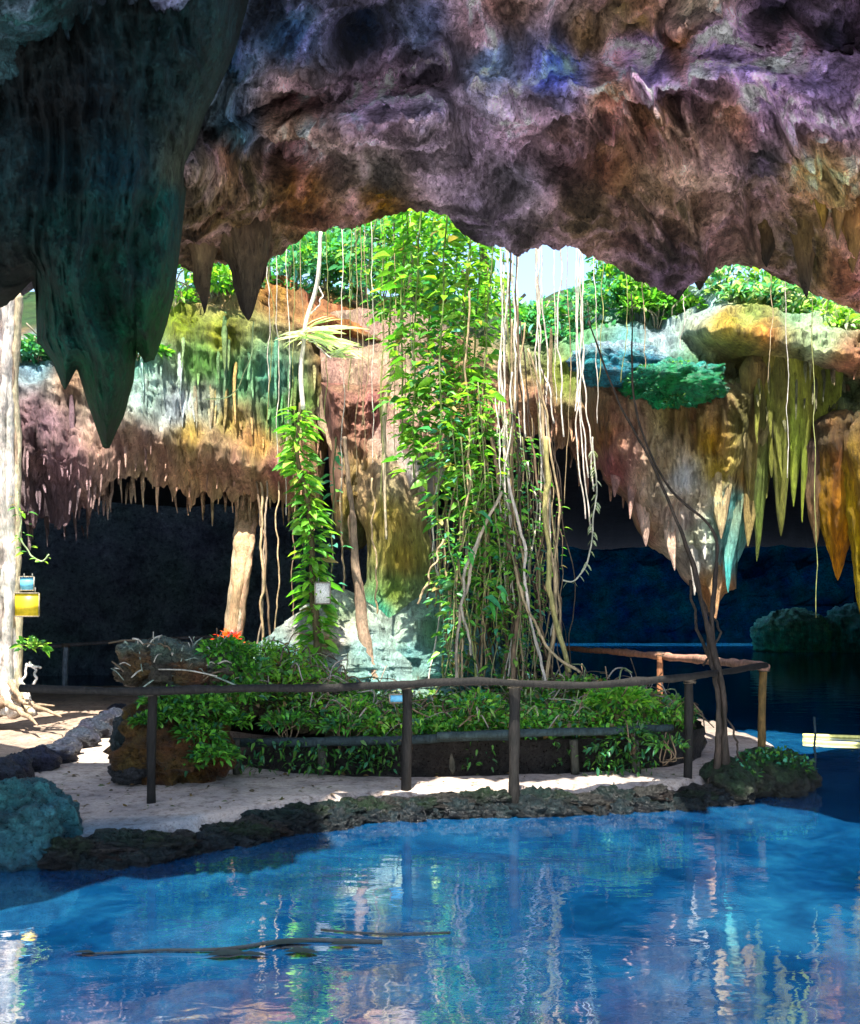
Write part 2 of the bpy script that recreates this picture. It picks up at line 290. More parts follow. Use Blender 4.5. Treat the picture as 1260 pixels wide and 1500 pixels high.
def build_ceiling():
    us = in_cols(2.6, -1100, 2300)
    s = np.linspace(0, 1, 165)
    U = us[:, None]*np.ones(len(s)); lip = LIP(us)[:, None]
    lipn = lip+6*fbm(stack(us[:, None]*.06, 0, 0), 1, 3)
    V = lipn*(1-s)+(-14)*s
    vout = np.array([-20, -26, -32, -38, -44, -50.])  # ceiling cut short out of view: opening added so sun reaches the water
    eo = 1+.9*fbm(stack(us*.012, 0, 4), 1, 4)
    V = np.c_[V, -14+(vout[None, :]+14)*eo[:, None]-np.where(us < 250, 220, 0)[:, None]*np.linspace(0, 1, 6)]; U = np.c_[U, np.tile(us[:, None], (1, len(vout)))]
    Z = idw(U, V, CZPTS, 3)[..., 0]
    Z0 = Z.copy()
    # folds traced as strokes of relief (metres, minus = hangs lower and nearer)
    def stroke(pts, w, a):
        nonlocal Z
        Z = Z+a*np.exp(-(seg_dist(U, V, pts)/w)**2)
    stroke([(275, 250), (330, 205), (395, 180), (470, 195), (560, 180), (640, 190)], 26, -.30)
    stroke([(300, 215), (350, 165), (430, 150), (540, 140), (640, 130)], 22, .34)
    stroke([(700, 150), (780, 150), (880, 140), (1000, 130), (1120, 150), (1240, 180)], 20, -.22)
    stroke([(510, 55), (545, 85)], 52, .38); stroke([(1120, 40), (1270, 40)], 50, .5); stroke([(640, 110), (600, 150)], 26, .16)
    stroke([(690, 175), (700, 200)], 24, .18); stroke([(880, 20), (900, 90)], 14, -.06); stroke([(990, 60), (1060, 50)], 24, -.25); stroke([(820, 60), (860, 80)], 30, .15)
    stroke([(1100, 230), (1130, 300), (1120, 340)], 30, .2); stroke([(850, 200), (830, 250)], 30, .08); stroke([(1190, 250), (1230, 300)], 22, -.3)
    for (a, b, c, d) in [(900, 150, 960, 250), (930, 120, 1010, 230), (960, 170, 1000, 260), (1010, 180, 1040, 270), (860, 160, 900, 220), (1060, 190, 1090, 260), (1150, 170, 1170, 230), (1000, 310, 1040, 400), (1090, 320, 1110, 390), (920, 300, 990, 380)]:
        stroke([(a, b), (c, d)], 9, -.17)
    Y = (Z-CZ)*F/(HZ-V); X = (U-630)/F*Y
    p = stack(X, Y, Z); deep = np.clip(Z-Z0, 0, None)
    edge = np.clip((lipn-V)/90, 0.12, 1)
    
    big = fbm(p, .75, 3, seed=3)*.34
    wp = p+.5*np.stack([fbm(p, 1.1, 2, seed=40), fbm(p, 1.1, 2, seed=41), fbm(p, 1.1, 2, seed=42)], -1)
    rid = fbm(wp*np.array([1, .8, .8]), 1.5, 5, .6, 9, True)*.34+fbm(wp, 4.6, 4, .6, 19, True)*.10
    # drips: folds elongated down the slope on the right side
    rw = np.clip((U-760)/200, 0, 1)
    q = stack(X*5+Y*.9, Y*1.1, Z*0)
    drip = fbm(q, 1, 3, seed=5, ridge=True)*.16*rw
    small = fbm(p, 6, 4, .62, 2)*.08+fbm(wp, 11, 4, .65, 55, True)*.065
    d = np.minimum((big+rid+drip)*edge, .42)+small
    nrm = np.array([0, .55, .83])
    p = p+d[..., None]*nrm
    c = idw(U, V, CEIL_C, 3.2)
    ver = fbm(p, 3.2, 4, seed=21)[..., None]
    crest_light = np.clip(fbm(wp, 2.2, 4, .55, 27, True)*1.6-.35, -.45, 1)[..., None]
    c = c*(1+.5*ver)*(1+1.3*crest_light).clip(.25, 3)+np.clip(crest_light-.25, 0, 1)*np.array([.10, .075, .12])
    # crests above: lavender highlights painted into the limestone colour by ridged noise
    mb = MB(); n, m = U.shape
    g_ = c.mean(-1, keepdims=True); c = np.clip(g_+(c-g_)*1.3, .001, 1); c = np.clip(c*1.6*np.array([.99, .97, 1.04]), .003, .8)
    top = p+np.array([0, .38, .25])+np.array([0, -.34, .94])*np.clip((lipn-V)/30, 0, 5)[..., None]
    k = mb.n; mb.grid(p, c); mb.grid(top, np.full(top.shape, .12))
    # close the lip
    i = np.arange(n)*m
    a = np.stack([i[:-1], i[1:], i[1:]+n*m, i[:-1]+n*m], 1); mb.f.append(a)
    tag(mb.build('cave_ceiling', M_CEIL), kind='structure')
build_ceiling()

# ------------------------------------------------------------------ setting: back wall of the opening with its stalactite curtain
RIM = curve([(-1200, 450), (-300, 440), (0, 500), (60, 515), (200, 500), (262, 430), (330, 415), (390, 405), (450, 430), (520, 450), (580, 480), (650, 500), (800, 500), (880, 470), (960, 450), (1040, 425), (1130, 440), (1200, 460), (1260, 480), (1500, 520), (2400, 560)])
BOT = curve([(-1200, 800), (0, 765), (60, 770), (140, 755), (165, 712), (220, 705), (260, 722), (285, 735), (335, 722), (360, 735), (400, 735), (440, 745), (470, 740), (480, 650), (500, 640), (560, 700), (640, 650), (700, 640), (790, 640), (850, 680), (900, 712), (960, 700), (1040, 690), (1100, 655), (1180, 620), (1260, 610), (1500, 700), (2400, 760)])
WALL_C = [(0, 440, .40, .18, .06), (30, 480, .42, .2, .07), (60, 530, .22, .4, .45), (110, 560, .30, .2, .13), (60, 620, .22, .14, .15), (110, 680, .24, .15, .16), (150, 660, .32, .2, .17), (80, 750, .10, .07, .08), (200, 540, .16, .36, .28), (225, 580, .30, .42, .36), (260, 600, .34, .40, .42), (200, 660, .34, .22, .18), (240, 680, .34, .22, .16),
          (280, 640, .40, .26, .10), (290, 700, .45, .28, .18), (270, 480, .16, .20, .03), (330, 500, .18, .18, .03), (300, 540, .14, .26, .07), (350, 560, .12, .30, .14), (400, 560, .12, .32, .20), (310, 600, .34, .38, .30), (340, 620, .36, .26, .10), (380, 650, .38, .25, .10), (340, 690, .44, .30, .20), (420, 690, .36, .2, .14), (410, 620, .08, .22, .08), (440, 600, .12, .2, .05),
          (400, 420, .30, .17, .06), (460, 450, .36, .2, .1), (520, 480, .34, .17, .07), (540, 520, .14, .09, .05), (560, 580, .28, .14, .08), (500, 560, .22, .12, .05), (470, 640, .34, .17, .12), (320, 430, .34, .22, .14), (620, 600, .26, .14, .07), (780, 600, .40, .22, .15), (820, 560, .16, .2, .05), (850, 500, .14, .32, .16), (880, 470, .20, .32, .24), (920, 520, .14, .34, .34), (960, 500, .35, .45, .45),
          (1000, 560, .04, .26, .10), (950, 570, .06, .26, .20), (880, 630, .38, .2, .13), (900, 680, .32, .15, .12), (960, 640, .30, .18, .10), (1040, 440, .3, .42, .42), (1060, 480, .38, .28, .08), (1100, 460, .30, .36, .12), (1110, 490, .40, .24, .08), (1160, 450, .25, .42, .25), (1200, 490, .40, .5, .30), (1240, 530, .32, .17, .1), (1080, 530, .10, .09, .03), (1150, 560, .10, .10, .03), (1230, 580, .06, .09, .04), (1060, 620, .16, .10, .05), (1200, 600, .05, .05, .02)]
WD = curve([(-1200, 12), (-300, 13), (0, 14), (200, 14.6), (450, 15.6), (640, 16), (850, 15.6), (1040, 14.8), (1260, 13.8), (2400, 12)])
def build_back_wall():
    us = in_cols(3.0, -1500, 2400)
    s = np.linspace(0, 1, 110)
    rim = RIM(us)+9*fbm(stack(us*.03, 0, 0), 1, 3, seed=4)
    curt = fbm(stack(us*.16, 0, 7), 1, 2, seed=8)
    spike = np.clip(fbm(stack(us*.11, 3, 0), 1, 2, .6, 12), -1, 1)
    bot = BOT(us)+spike*26*np.where(us < 470, 1, .8)
    U = us[:, None]*np.ones(len(s)); V = rim[:, None]*(1-s)+bot[:, None]*s
    D = WD(U)
    # rim ledge slopes away; face bulges then hangs
    D = D+1.3*(1-np.clip(s/.22, 0, 1))**1.5
    def stroke(pts, w, a):
        nonlocal D
        D = D+a*np.exp(-(seg_dist(U, V, pts)/w)**2)
    stroke([(380, 400), (450, 455), (540, 500), (640, 520)], 22, -.5); stroke([(480, 515), (600, 545)], 14, .7)
    stroke([(200, 620), (300, 660), (420, 690)], 40, -.5); stroke([(60, 640), (140, 680)], 40, -.35)
    stroke([(900, 560), (980, 575), (1010, 570)], 34, -.6); stroke([(860, 490), (940, 530)], 18, -.4); stroke([(1040, 490), (1130, 500), (1240, 520)], 26, -.6); stroke([(1010, 500), (1060, 545), (1250, 575)], 16, .5)
    stroke([(880, 470), (960, 480)], 12, .6); stroke([(520, 440), (620, 470)], 18, .5); stroke([(780, 590), (860, 610)], 20, -.4)
    X = (U-630)/F*D; Z = CZ+(HZ-V)/F*D
    p = stack(X, D, Z)
    cw = np.clip((s-.18)/.2, 0, 1)*np.where((U < 760) | (U > 870), 1, .5)
    flute = (fbm(stack(X*5.5, D*0, Z*.9), 1, 3, .6, 5, True)*.20+fbm(stack(X*13, D*0, Z*1.3), 1, 3, .65, 6, True)*.13)*cw
    rough = (fbm(p, 1.3, 5, .55, 14, True)*.30+fbm(p, 6, 4, .6, 3)*.06)*(1-.55*cw)
    p[..., 1] -= flute+rough; p[..., 2] += .3*rough
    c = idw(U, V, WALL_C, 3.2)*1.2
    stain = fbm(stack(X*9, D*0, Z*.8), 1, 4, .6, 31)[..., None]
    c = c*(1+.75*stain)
    # ground going back above, cave roof going back below
    up = []
    for (y, z) in [(55, 13.5), (42, 12.5), (30, 11), (22, 9.9), (18.8, 9.0)]:
        q = p[:, 0].copy(); q[:, 1] = y; q[:, 0] = p[:, 0, 0]*(y/16)**.9; q[:, 2] = z*(1 if y > 20 else .5)+(0 if y > 20 else .5*(p[:, 0, 2]+.5)); up.append(q)
    up = np.stack(up, 1); up[..., 2] += .5*fbm(up, .5, 3)
    dn = []
    for (dy, z) in [(.5, .35), (1.6, .5), (5, 1.0), (14, 1.6), (38, 2)]:  # roof stops short of the end wall: unseen daylight gap added
        q = p[:, -1].copy(); q[:, 1] += dy; q[:, 0] *= (q[:, 1]/p[:, -1, 1])**.9; q[:, 2] = (p[:, -1, 2]*(1-min(1, dy/5))+4.9*min(1, dy/5))+z*.6; dn.append(q)
    dn = np.stack(dn, 1); dn[:, :, 2] += .3*fbm(dn, .6, 3)
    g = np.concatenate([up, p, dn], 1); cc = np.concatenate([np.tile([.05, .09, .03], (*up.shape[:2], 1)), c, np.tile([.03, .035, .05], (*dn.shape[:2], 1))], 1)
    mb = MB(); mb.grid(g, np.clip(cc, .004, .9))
    tag(mb.build('cave_back_wall', M_WALL), kind='structure')
build_back_wall()
# inner cave: far wall and side walls
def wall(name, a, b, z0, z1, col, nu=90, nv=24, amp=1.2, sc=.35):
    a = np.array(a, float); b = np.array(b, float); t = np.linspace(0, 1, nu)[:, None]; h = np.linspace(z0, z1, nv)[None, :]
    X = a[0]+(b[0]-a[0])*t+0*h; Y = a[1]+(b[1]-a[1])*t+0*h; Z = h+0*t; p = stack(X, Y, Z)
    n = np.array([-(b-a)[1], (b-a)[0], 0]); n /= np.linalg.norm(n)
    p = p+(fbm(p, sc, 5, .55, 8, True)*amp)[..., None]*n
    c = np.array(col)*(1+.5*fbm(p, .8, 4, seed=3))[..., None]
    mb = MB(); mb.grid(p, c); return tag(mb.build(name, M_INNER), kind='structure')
wall('cave_end_wall', (-60, 66), (60, 66), -1, 14, (.001, .004, .010))  # near-black colour stands in for the darkness deep in the cave
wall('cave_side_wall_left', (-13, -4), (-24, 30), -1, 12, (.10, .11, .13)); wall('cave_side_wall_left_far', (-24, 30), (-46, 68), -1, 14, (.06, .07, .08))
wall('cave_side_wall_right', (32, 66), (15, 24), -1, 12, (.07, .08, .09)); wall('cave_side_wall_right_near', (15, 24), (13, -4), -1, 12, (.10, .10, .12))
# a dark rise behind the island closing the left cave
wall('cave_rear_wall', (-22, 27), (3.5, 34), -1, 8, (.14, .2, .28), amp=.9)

# ------------------------------------------------------------------ water, island
def build_water():
    mb = MB(); xs = np.linspace(60, -60, 60); ys = np.linspace(-25, 75, 50)
    g = stack(xs[:, None], ys[None, :], 0.0*ys[None, :]); mb.grid(g, (1, 1, 1))
    tag(mb.build('water', M_WATER), kind='structure')
build_water()
PATH = .2
def poly_slab(name, outline, ztop, zfn=None, mat=M_SAND, col=(.62, .52, .36), step=.11, colfn=None):
    o = np.array(outline, float)
    xs = np.arange(o[:, 0].min()-step, o[:, 0].max()+step*2, step); ys = np.arange(o[:, 1].min()-step, o[:, 1].max()+step*2, step)
    X, Y = np.meshgrid(xs, ys, indexing='ij'); inside = np.zeros(X.shape, bool)
    dist = np.full(X.shape, 1e9)
    for i in range(len(o)):
        x1, y1 = o[i]; x2, y2 = o[(i+1) % len(o)]
        cond = ((y1 > Y) != (y2 > Y)); xi = (x2-x1)*(Y-y1)/((y2-y1) if y2 != y1 else 1e-9)+x1
        inside ^= cond & (X < xi)
        L = (x2-x1)**2+(y2-y1)**2+1e-9; t = np.clip(((X-x1)*(x2-x1)+(Y-y1)*(y2-y1))/L, 0, 1); dist = np.minimum(dist, np.hypot(X-x1-t*(x2-x1), Y-y1-t*(y2-y1)))
    sdv = np.where(inside, dist, -dist)
    p0 = stack(X, Y, X*0)
    Z = ztop+(zfn(X, Y) if zfn else 0)+.035*fbm(p0, .9, 4)+.012*fbm(p0, 6, 3)
    Z = np.where(sdv < .12, Z-np.clip((.12-sdv)/.3, 0, 1)*.8, Z)
    c = np.tile(np.array(col), (*X.shape, 1)) if colfn is None else colfn(X, Y)
    keep = sdv > -step*2.5
    idx = -np.ones(X.shape, int); idx[keep] = np.arange(keep.sum())
    a, b, d, e = idx[:-1, :-1], idx[1:, :-1], idx[1:, 1:], idx[:-1, 1:]
    ok = (a >= 0) & (b >= 0) & (d >= 0) & (e >= 0)
    mb = MB(); mb.add(stack(X, Y, Z)[keep], np.stack([a[ok], b[ok], d[ok], e[ok]], 1), c[keep])
    return tag(mb.build(name, mat), kind='structure')
def g2(u, v, z=PATH): return G(u, v, z)[:2]
WLINE = [(-120, 1290), (60, 1278), (100, 1272), (160, 1268), (240, 1256), (330, 1236), (400, 1224), (480, 1211), (540, 1201), (650, 1196), (750, 1193), (800, 1192), (900, 1188), (1000, 1183), (1050, 1176), (1100, 1172), (1170, 1158)]
wl = curve(WLINE)
front = [tuple(G(u, v, 0)[:2]+np.array([0, .24])) for u, v in WLINE]
back = [(5.0, 12.6), (4.9, 14.5), (4.4, 17), (3.6, 20), (0, 21.5), (-5, 21.5), (-9.5, 21), (-12, 18), (-12, 9)]
def sandcol(X, Y):
    c = np.tile([.48, .40, .34], (*X.shape, 1)).astype(float)
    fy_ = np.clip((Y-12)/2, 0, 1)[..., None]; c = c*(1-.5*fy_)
    w = np.clip((8.0-Y+.3*fbm(stack(X, Y, 0*X), 2, 3))/.5, 0, 1)[..., None]*np.clip((-.9-X)/.8, 0, 1)[..., None]     # blue shade painted over the stone apron beside the boulder
    return c*(1-w)+np.array([.16, .24, .30])*w
poly_slab('path', front+back, PATH, lambda X, Y: np.clip((Y-12)/9, 0, 1)*.15, colfn=sandcol)
up_path = [g2(-300, 1150, .36), g2(-20, 1128, .36), g2(60, 1098, .36), g2(120, 1070, .36), g2(165, 1048, .36), (-5.0, 16.5), (-5.2, 20.0), (-11.5, 19.5), (-12.5, 10)]
poly_slab('upper_path', up_path, .34, lambda X, Y: np.clip((Y-12)/9, 0, 1)*.15, col=(.36, .27, .20))
cam0 = np.array([0, 0, CZ])
def spindle(mb, top, tip, r0, seed, c0, c1, nseg=26, nrow=60, pw=.8, flute=.38, sway=.03, lump=.38, emb=0.):
    top = np.array(top, float); tip = np.array(tip, float); top = cam0+(top-cam0)*(1+emb/max(top[1], 1)); L = np.linalg.norm(top-tip)
    s = np.linspace(0, 1, nrow)[:, None]; a = np.linspace(0, 2*np.pi, nseg, endpoint=False)[None, :]
    ax = top+(tip-top)*s
    ax = ax+np.stack([sway*L*fbm(stack(s[:, 0]*2, seed, 0), 1, 2), sway*L*fbm(stack(s[:, 0]*2, seed, 9), 1, 2), 0*s[:, 0]], 1)
    r = r0*((1-s)**pw)*(1+lump*fbm(stack(s*3+0*a, seed+0*a, 0*a), 1, 3))+.004
    r = r*(np.sqrt(np.clip(s/.10, 0, 1)) if emb == 0 else np.clip((s+.05)/.45, 0, 1)**.6)
    r = r*(1+flute*fbm(stack(np.cos(a)*2.6, np.sin(a)*2.6, s*L*.7+seed), 1, 4, .6, seed, True)+.12*fbm(stack(np.cos(a)*4, np.sin(a)*4, s*L*6), 1, 3, seed=seed+2))
    g = ax[:, None]+stack(np.cos(a)*r, np.sin(a)*r, 0*r)
    w = (s+.25*fbm(g, 3, 3, seed=seed)).clip(0, 1)[..., None]
    mb.grid(g, (np.array(c0)*(1-w)+np.array(c1)*w)*(1+.5*fbm(stack(g[..., 0]*8, g[..., 1]*8, g[..., 2]), 1, 3, seed=3))[..., None].clip(.2, 2), wrap=True)
# ------------------------------------------------------------------ rocks
def rock_geo(c, r, seed, nlat=28, nlon=40, amp=.28, flat=0, sc=1.0, col=(.1, .13, .12), moss=None, sharp=.5):
    th = np.linspace(0, np.pi, nlat)[:, None]; ph = np.linspace(0, 2*np.pi, nlon, endpoint=False)[None, :]
    d = stack(np.sin(th)*np.cos(ph), np.sin(th)*np.sin(ph), np.cos(th)+0*ph)
    s = 1+amp*(fbm(d, 1.3*sc, 4, .55, seed)*1.0+sharp*fbm(d, 2.6*sc, 4, .6, seed+3, True))
    p = d*s[..., None]*np.array(r)
    p = p+d*((fbm(p, 3.2, 5, .6, seed+9, True)*.16+fbm(p, 11, 3, .6, seed+5, True)*.05)*min(1, max(r)*1.8)*max(r)**.3)[..., None]
    cc = np.array(col)*(1+.5*fbm(p, 6, 3, seed=seed))[..., None]
    if moss is not None:
        w = np.clip(d[..., 2]*1.2+fbm(p, 5, 4, seed=seed+1)*1.1, 0, 1)[..., None]; cc = cc*(1-w)+np.array(moss)*w
    return p+np.array(c), np.clip(cc, .004, 1)
def rock_into(mb, *a, **k):
    p, c = rock_geo(*a, **k); mb.grid(p, c, wrap=True)
def rock_obj(name, mat, *a, label=None, cat='rock', group=None, **k):
    mb = MB(); rock_into(mb, *a, **k); return tag(mb.build(name, mat), label, cat, group)

# large boulder in the water at the left
c = G(15, 1268); rock_obj('boulder', M_BOULD, c+np.array([-.05, .30, .10]), (.43, .42, .44), 41, nlat=90, nlon=120, amp=.2, sharp=.5, col=(.03, .09, .115), moss=(.045, .14, .15),
    label='big rounded dark teal boulder in the water at the lower left')
# edging stones
ORD = 'first second third fourth fifth sixth seventh eighth ninth tenth eleventh twelfth thirteenth fourteenth'.split(); cnt = {}
EU = [96, 132, 172, 214, 256, 296, 334, 370, 404, 438, 468, 496, 528, 560, 590, 622, 654, 688, 722, 758, 792, 826, 858, 892, 924, 956, 988, 1018, 1046, 1072]
for i, u in enumerate(EU):
    rs = np.random.default_rng(i+900); p = G(u+rs.uniform(-9, 9), float(wl(u)), 0)+np.array([0, .16+rs.uniform(-.05, .05), .05+rs.uniform(-.03, .04)]); w = rs.uniform(.12, .27)
    lm = 'the big boulder' if u < 222 else 'the left railing post' if u < 595 else 'the middle railing post' if u < 752 else 'the post standing in the water'
    cnt[lm] = cnt.get(lm, 0)+1; sec = f'dark edging stone, {ORD[cnt[lm]-1]} to the right of {lm}'
    rock_obj('edge_stone', M_ROCK, p, (w*1.15, rs.uniform(.11, .17), rs.uniform(.06, .12)), 60+i, amp=.6, sharp=.9, nlat=34, nlon=46, col=[(.010, .012, .012), (.020, .014, .010), (.008, .010, .012)][i % 3], moss=[(.014, .028, .014), (.035, .035, .032), (.012, .026, .022)][(i*7) % 3],
             label=('big ' if w > .2 else 'small ')+sec, cat='stone', group='stones edging the front of the path')
    q = G(u+16, float(wl(u+16)), 0)+np.array([0, .02+rs.uniform(-.07, .05), rs.uniform(-.04, .02)])
    rock_obj('edge_stone', M_ROCK, q, (rs.uniform(.08, .2), .12, rs.uniform(.07, .12)), 160+i, amp=.6, sharp=.9, col=(.008, .010, .012), moss=(.012, .022, .025),
             label=f'low waterline stone, {ORD[cnt[lm]-1]} to the right of {lm}', cat='stone', group='small stones at the waterline')
for i, (u, v) in enumerate([(-40, 1150), (-5, 1140), (25, 1130), (55, 1118), (75, 1106), (98, 1096), (118, 1085), (135, 1075), (150, 1064), (163, 1055), (172, 1046)]):
    p = G(u, v, .28); w = .17+.05*math.sin(i*2.1)
    rock_obj('border_stone', M_ROCK, p, (w*1.2, .2, .15+.03*math.sin(i)), 90+i, amp=.35, col=(.04, .04, .055), moss=(.05, .06, .09),
             label='dark stone bordering the upper path at the left', cat='stone', group='stones bordering the upper path')
# corner mossy rock heap with ferns at the railing corner
cr = G(1130, 1150, 0)
mb = MB()
for i, (u, v, w) in enumerate([(1095, 1152, .25), (1138, 1150, .32), (1162, 1143, .22), (1072, 1157, .2), (1120, 1136, .22)]):
    rock_into(mb, G(u, v, .1)+np.array([0, .15, .05]), (w, .4, w*.8), 200+i, col=(.035, .035, .025), moss=(.03, .07, .03), amp=.35)
o = tag(mb.build('mossy_rock', M_ROCK), 'mossy dark rock heap with small ferns at the corner of the railing', 'rock')
def clump(center, rad, n, size, cols, seed=0, spread=(1, 1, .7), upb=.5):
    r_ = np.random.default_rng(seed+100)
    d = r_.normal(0, 1, (n, 3)); d /= np.linalg.norm(d, axis=1)[:, None]; rr = rad*r_.uniform(.25, 1, n)**.6
    d[:, 2] = np.abs(d[:, 2])*.9-.1 if upb > 0 else d[:, 2]
    pos = np.array(center)+d*rr[:, None]*np.array(spread)
    dirs = d+r_.normal(0, .5, (n, 3))+np.array([0, 0, upb*.4])
    cols = np.array(cols); cc = cols[r_.integers(0, len(cols), n)]*r_.uniform(.6, 1.35, (n, 1))
    return pos, dirs, size*r_.uniform(.6, 1.3, n), cc
GREENS = [(.07, .28, .03), (.12, .40, .05), (.20, .48, .06), (.05, .20, .04), (.28, .50, .08)]
DEEP = [(.03, .12, .02), (.05, .17, .03), (.03, .15, .07), (.09, .22, .03)]
TEAL = [(.05, .28, .16), (.08, .34, .26), (.12, .40, .30), (.05, .22, .08), (.16, .36, .14)]
LIME = [(.24, .50, .04), (.16, .42, .04), (.32, .54, .07), (.11, .34, .04)]
PALE = [(.5, .6, .42), (.4, .55, .3), (.55, .62, .5), (.25, .45, .15)]
for i, (u, v) in enumerate([(1085, 1128), (1110, 1112), (1140, 1108), (1150, 1130), (1165, 1122)]):
    mb = MB(); mb.leaves(*clump(P(u, v+4, 9.85+(.13*i) % .4), .24, 110, .075, DEEP+TEAL[:1], i))
    tag(mb.build('fern', M_LEAF), 'small dark green fern on the mossy rock at the railing corner', 'fern', 'ferns on the mossy rock')

# ------------------------------------------------------------------ planter with its mound
# plan: oval bed; front wall from u=330..985
def ring_pt(a):  # oval outline of planter
    return np.array([.35+3.25*math.cos(a), 11.6+2.0*math.sin(a)])
pl = empty('planter', (.35, 12.0, PATH), 'long low raised planting bed with dark stone sides and timber edging on the island', 'planter')
a = np.linspace(0, 2*np.pi, 160, endpoint=False)
hh = np.linspace(-.05, .40, 7)
ang = a[:, None]; zz = hh[None, :]
sx = 1+.02*fbm(stack(np.cos(ang)*6, np.sin(ang)*6, zz*6), 1, 3)
fr = np.where(np.sin(ang) < 0, 1, 1)
X = .35+3.25*np.cos(ang)*sx; Y = 12.0+2.0*np.sign(np.sin(ang))*np.abs(np.sin(ang))**.8*sx*fr; Zz = PATH+zz+0*ang
g = stack(X, Y, Zz); mbw = MB(); g = np.concatenate([g, g[:1]], 0)
mbw.grid(g, np.array([.022, .020, .018])*(1+.5*fbm(g, 4, 3))[..., None]); mbw.build('stone_side', M_ROCK, pl)
def beam(mb, pxs, w, c, rough=.12, n=60, seg=8):
    pts = resample([P(u, v, y) for u, v, y in pxs], n); pts[:, 2] += .012*fbm(pts, 3, 3); mb.tube(pts, w*(1+.15*fbm(pts, 5, 2)), seg, c, rough)
m2 = MB(); beam(m2, [(332, 1088, 10.2), (450, 1087, 10.0), (600, 1084, 9.95), (745, 1079, 9.95), (760, 1080, 9.95)], .05, (.02, .035, .04)); m2.build('timber_edging', M_WOOD, pl)
m2 = MB(); beam(m2, [(640, 1079, 9.85), (745, 1075, 9.85), (860, 1072, 9.9), (985, 1066, 10.2)], .045, (.025, .045, .05)); m2.build('timber_edging', M_WOOD, pl)
for u in (345, 470, 660, 840, 930):
    m2 = MB(); m2.tube(resample([P(u, 1084, 10.05), P(u+3, 1134, 10.05)], 8), .05, 8, (.05, .05, .04), .15); m2.build('support_stake', M_WOOD, pl)
# soil mound
def mound_h(X, Y):
    r2 = ((X-.35)/3.2)**2+((Y-12.0)/1.97)**2
    h = .36+.12*np.clip(1-r2, 0, 1)**.5
    h += .98*np.exp(-(((X+2.0)/.85)**2+((Y-11.3)/1.0)**2))*np.clip(1.1-r2, 0, 1)**.4
    h += .30*np.exp(-(((X-2.0)/1.1)**2+((Y-12.4)/1.4)**2))*np.clip(1.1-r2, 0, 1)**.4
    return PATH+h
xs = np.linspace(-2.95, 3.65, 150); ys = np.linspace(9.2, 14, 100); Xg, Yg = np.meshgrid(xs, ys, indexing='ij')
r2 = ((Xg-.35)/3.2)**2+(np.abs((Yg-12.0)/1.97))**2.3
Zg = mound_h(Xg, Yg)+.08*fbm(stack(Xg, Yg, 0), 2.5, 4)
keep = r2 < 1.0
idx = -np.ones(Xg.shape, int); idx[keep] = np.arange(keep.sum())
A, B, D_, E = idx[:-1, :-1], idx[1:, :-1], idx[1:, 1:], idx[:-1, 1:]; ok = (A >= 0) & (B >= 0) & (D_ >= 0) & (E >= 0)
mb = MB(); gg = stack(Xg, Yg, Zg); mb.add(gg[keep], np.stack([A[ok], B[ok], D_[ok], E[ok]], 1), (np.array([.07, .05, .03])*(1+.5*fbm(gg, 3, 3))[..., None])[keep])
mb.build('soil', M_ROCK, pl)
# ground cover: countless small leaves and dead twigs
mb = MB(); N = 24000
rx = rng.uniform(-2.8, 3.5, N*2); ry = 10.02+3.6*rng.uniform(0, 1, N*2)**1.5
rr = ((rx-.35)/3.2)**2+(np.abs((ry-12.0)/1.97))**2.3; k = (rr < .99); rx, ry = rx[k][:N], ry[k][:N]
dens = fbm(stack(rx, ry, 0), 1.6, 3, seed=2); k = dens+rng.uniform(-.5, .5, len(rx)) > -.30; rx, ry = rx[k], ry[k]; n = len(rx)
hz = mound_h(rx, ry)+rng.uniform(0, .26, n)**1.0
tone = fbm(stack(rx, ry, 3), .9, 3, seed=5)
pal = np.array(GREENS*2+LIME[:2]+DEEP+[(.05, .17, .10)]); cc = pal[rng.integers(0, len(pal), n)]*rng.uniform(.6, 1.3, (n, 1))*(1+.6*tone)[:, None]
hi = (hz > 1.15) & (rng.uniform(0, 1, n) < .75); cc[hi] = np.array(LIME+GREENS[2:3])[rng.integers(0, 5, n)][hi]*rng.uniform(.7, 1.2, (n, 1))[hi]  # high leaves turned lime: sunlight on the hump put into their colour
brown = rng.uniform(0, 1, n) < .10; cc[brown] = np.array([.30, .20, .10])*rng.uniform(.4, 1.3, (brown.sum(), 1))
dr = rng.normal(0, 1, (n, 3))+np.array([0, -.5, .5])
mb.leaves(np.stack([rx, ry, hz], 1), dr, rng.uniform(.045, .12, n), cc, width=.45)
tag(mb.build('ground_cover', M_LEAF), 'dense green creeping plants and ivy covering the mound of the planter', 'ground cover', kind='stuff')
mb = MB()
for i in range(800):
    x = rng.uniform(-2.6, 3.4); y = rng.uniform(10.05, 12.8)
    if ((x-.35)/3.2)**2+((y-12.0)/1.97)**2 > .98: continue
    z = float(mound_h(np.array(x), np.array(y)))+rng.uniform(.05, .28); L = rng.uniform(.15, .6); d = rng.normal(0, 1, 3); d[2] = d[2]*.7; d /= np.linalg.norm(d)
    p0 = np.array([x, y, z]); mid = p0+d*L*.5+rng.normal(0, .05, 3)+[0, 0, .05]; p1 = p0+d*L+[0, 0, -.08]
    col = [(.34, .30, .26), (.20, .14, .09), (.10, .07, .05), (.25, .3, .15)][rng.integers(0, 4)]
    mb.tube(resample([p0, mid, p1], 8), rng.uniform(.004, .011), 4, col)
tag(mb.build('dead_twigs', M_ROOT), 'pale dead twigs and runners tangled through the creeping plants', 'twigs', kind='stuff')
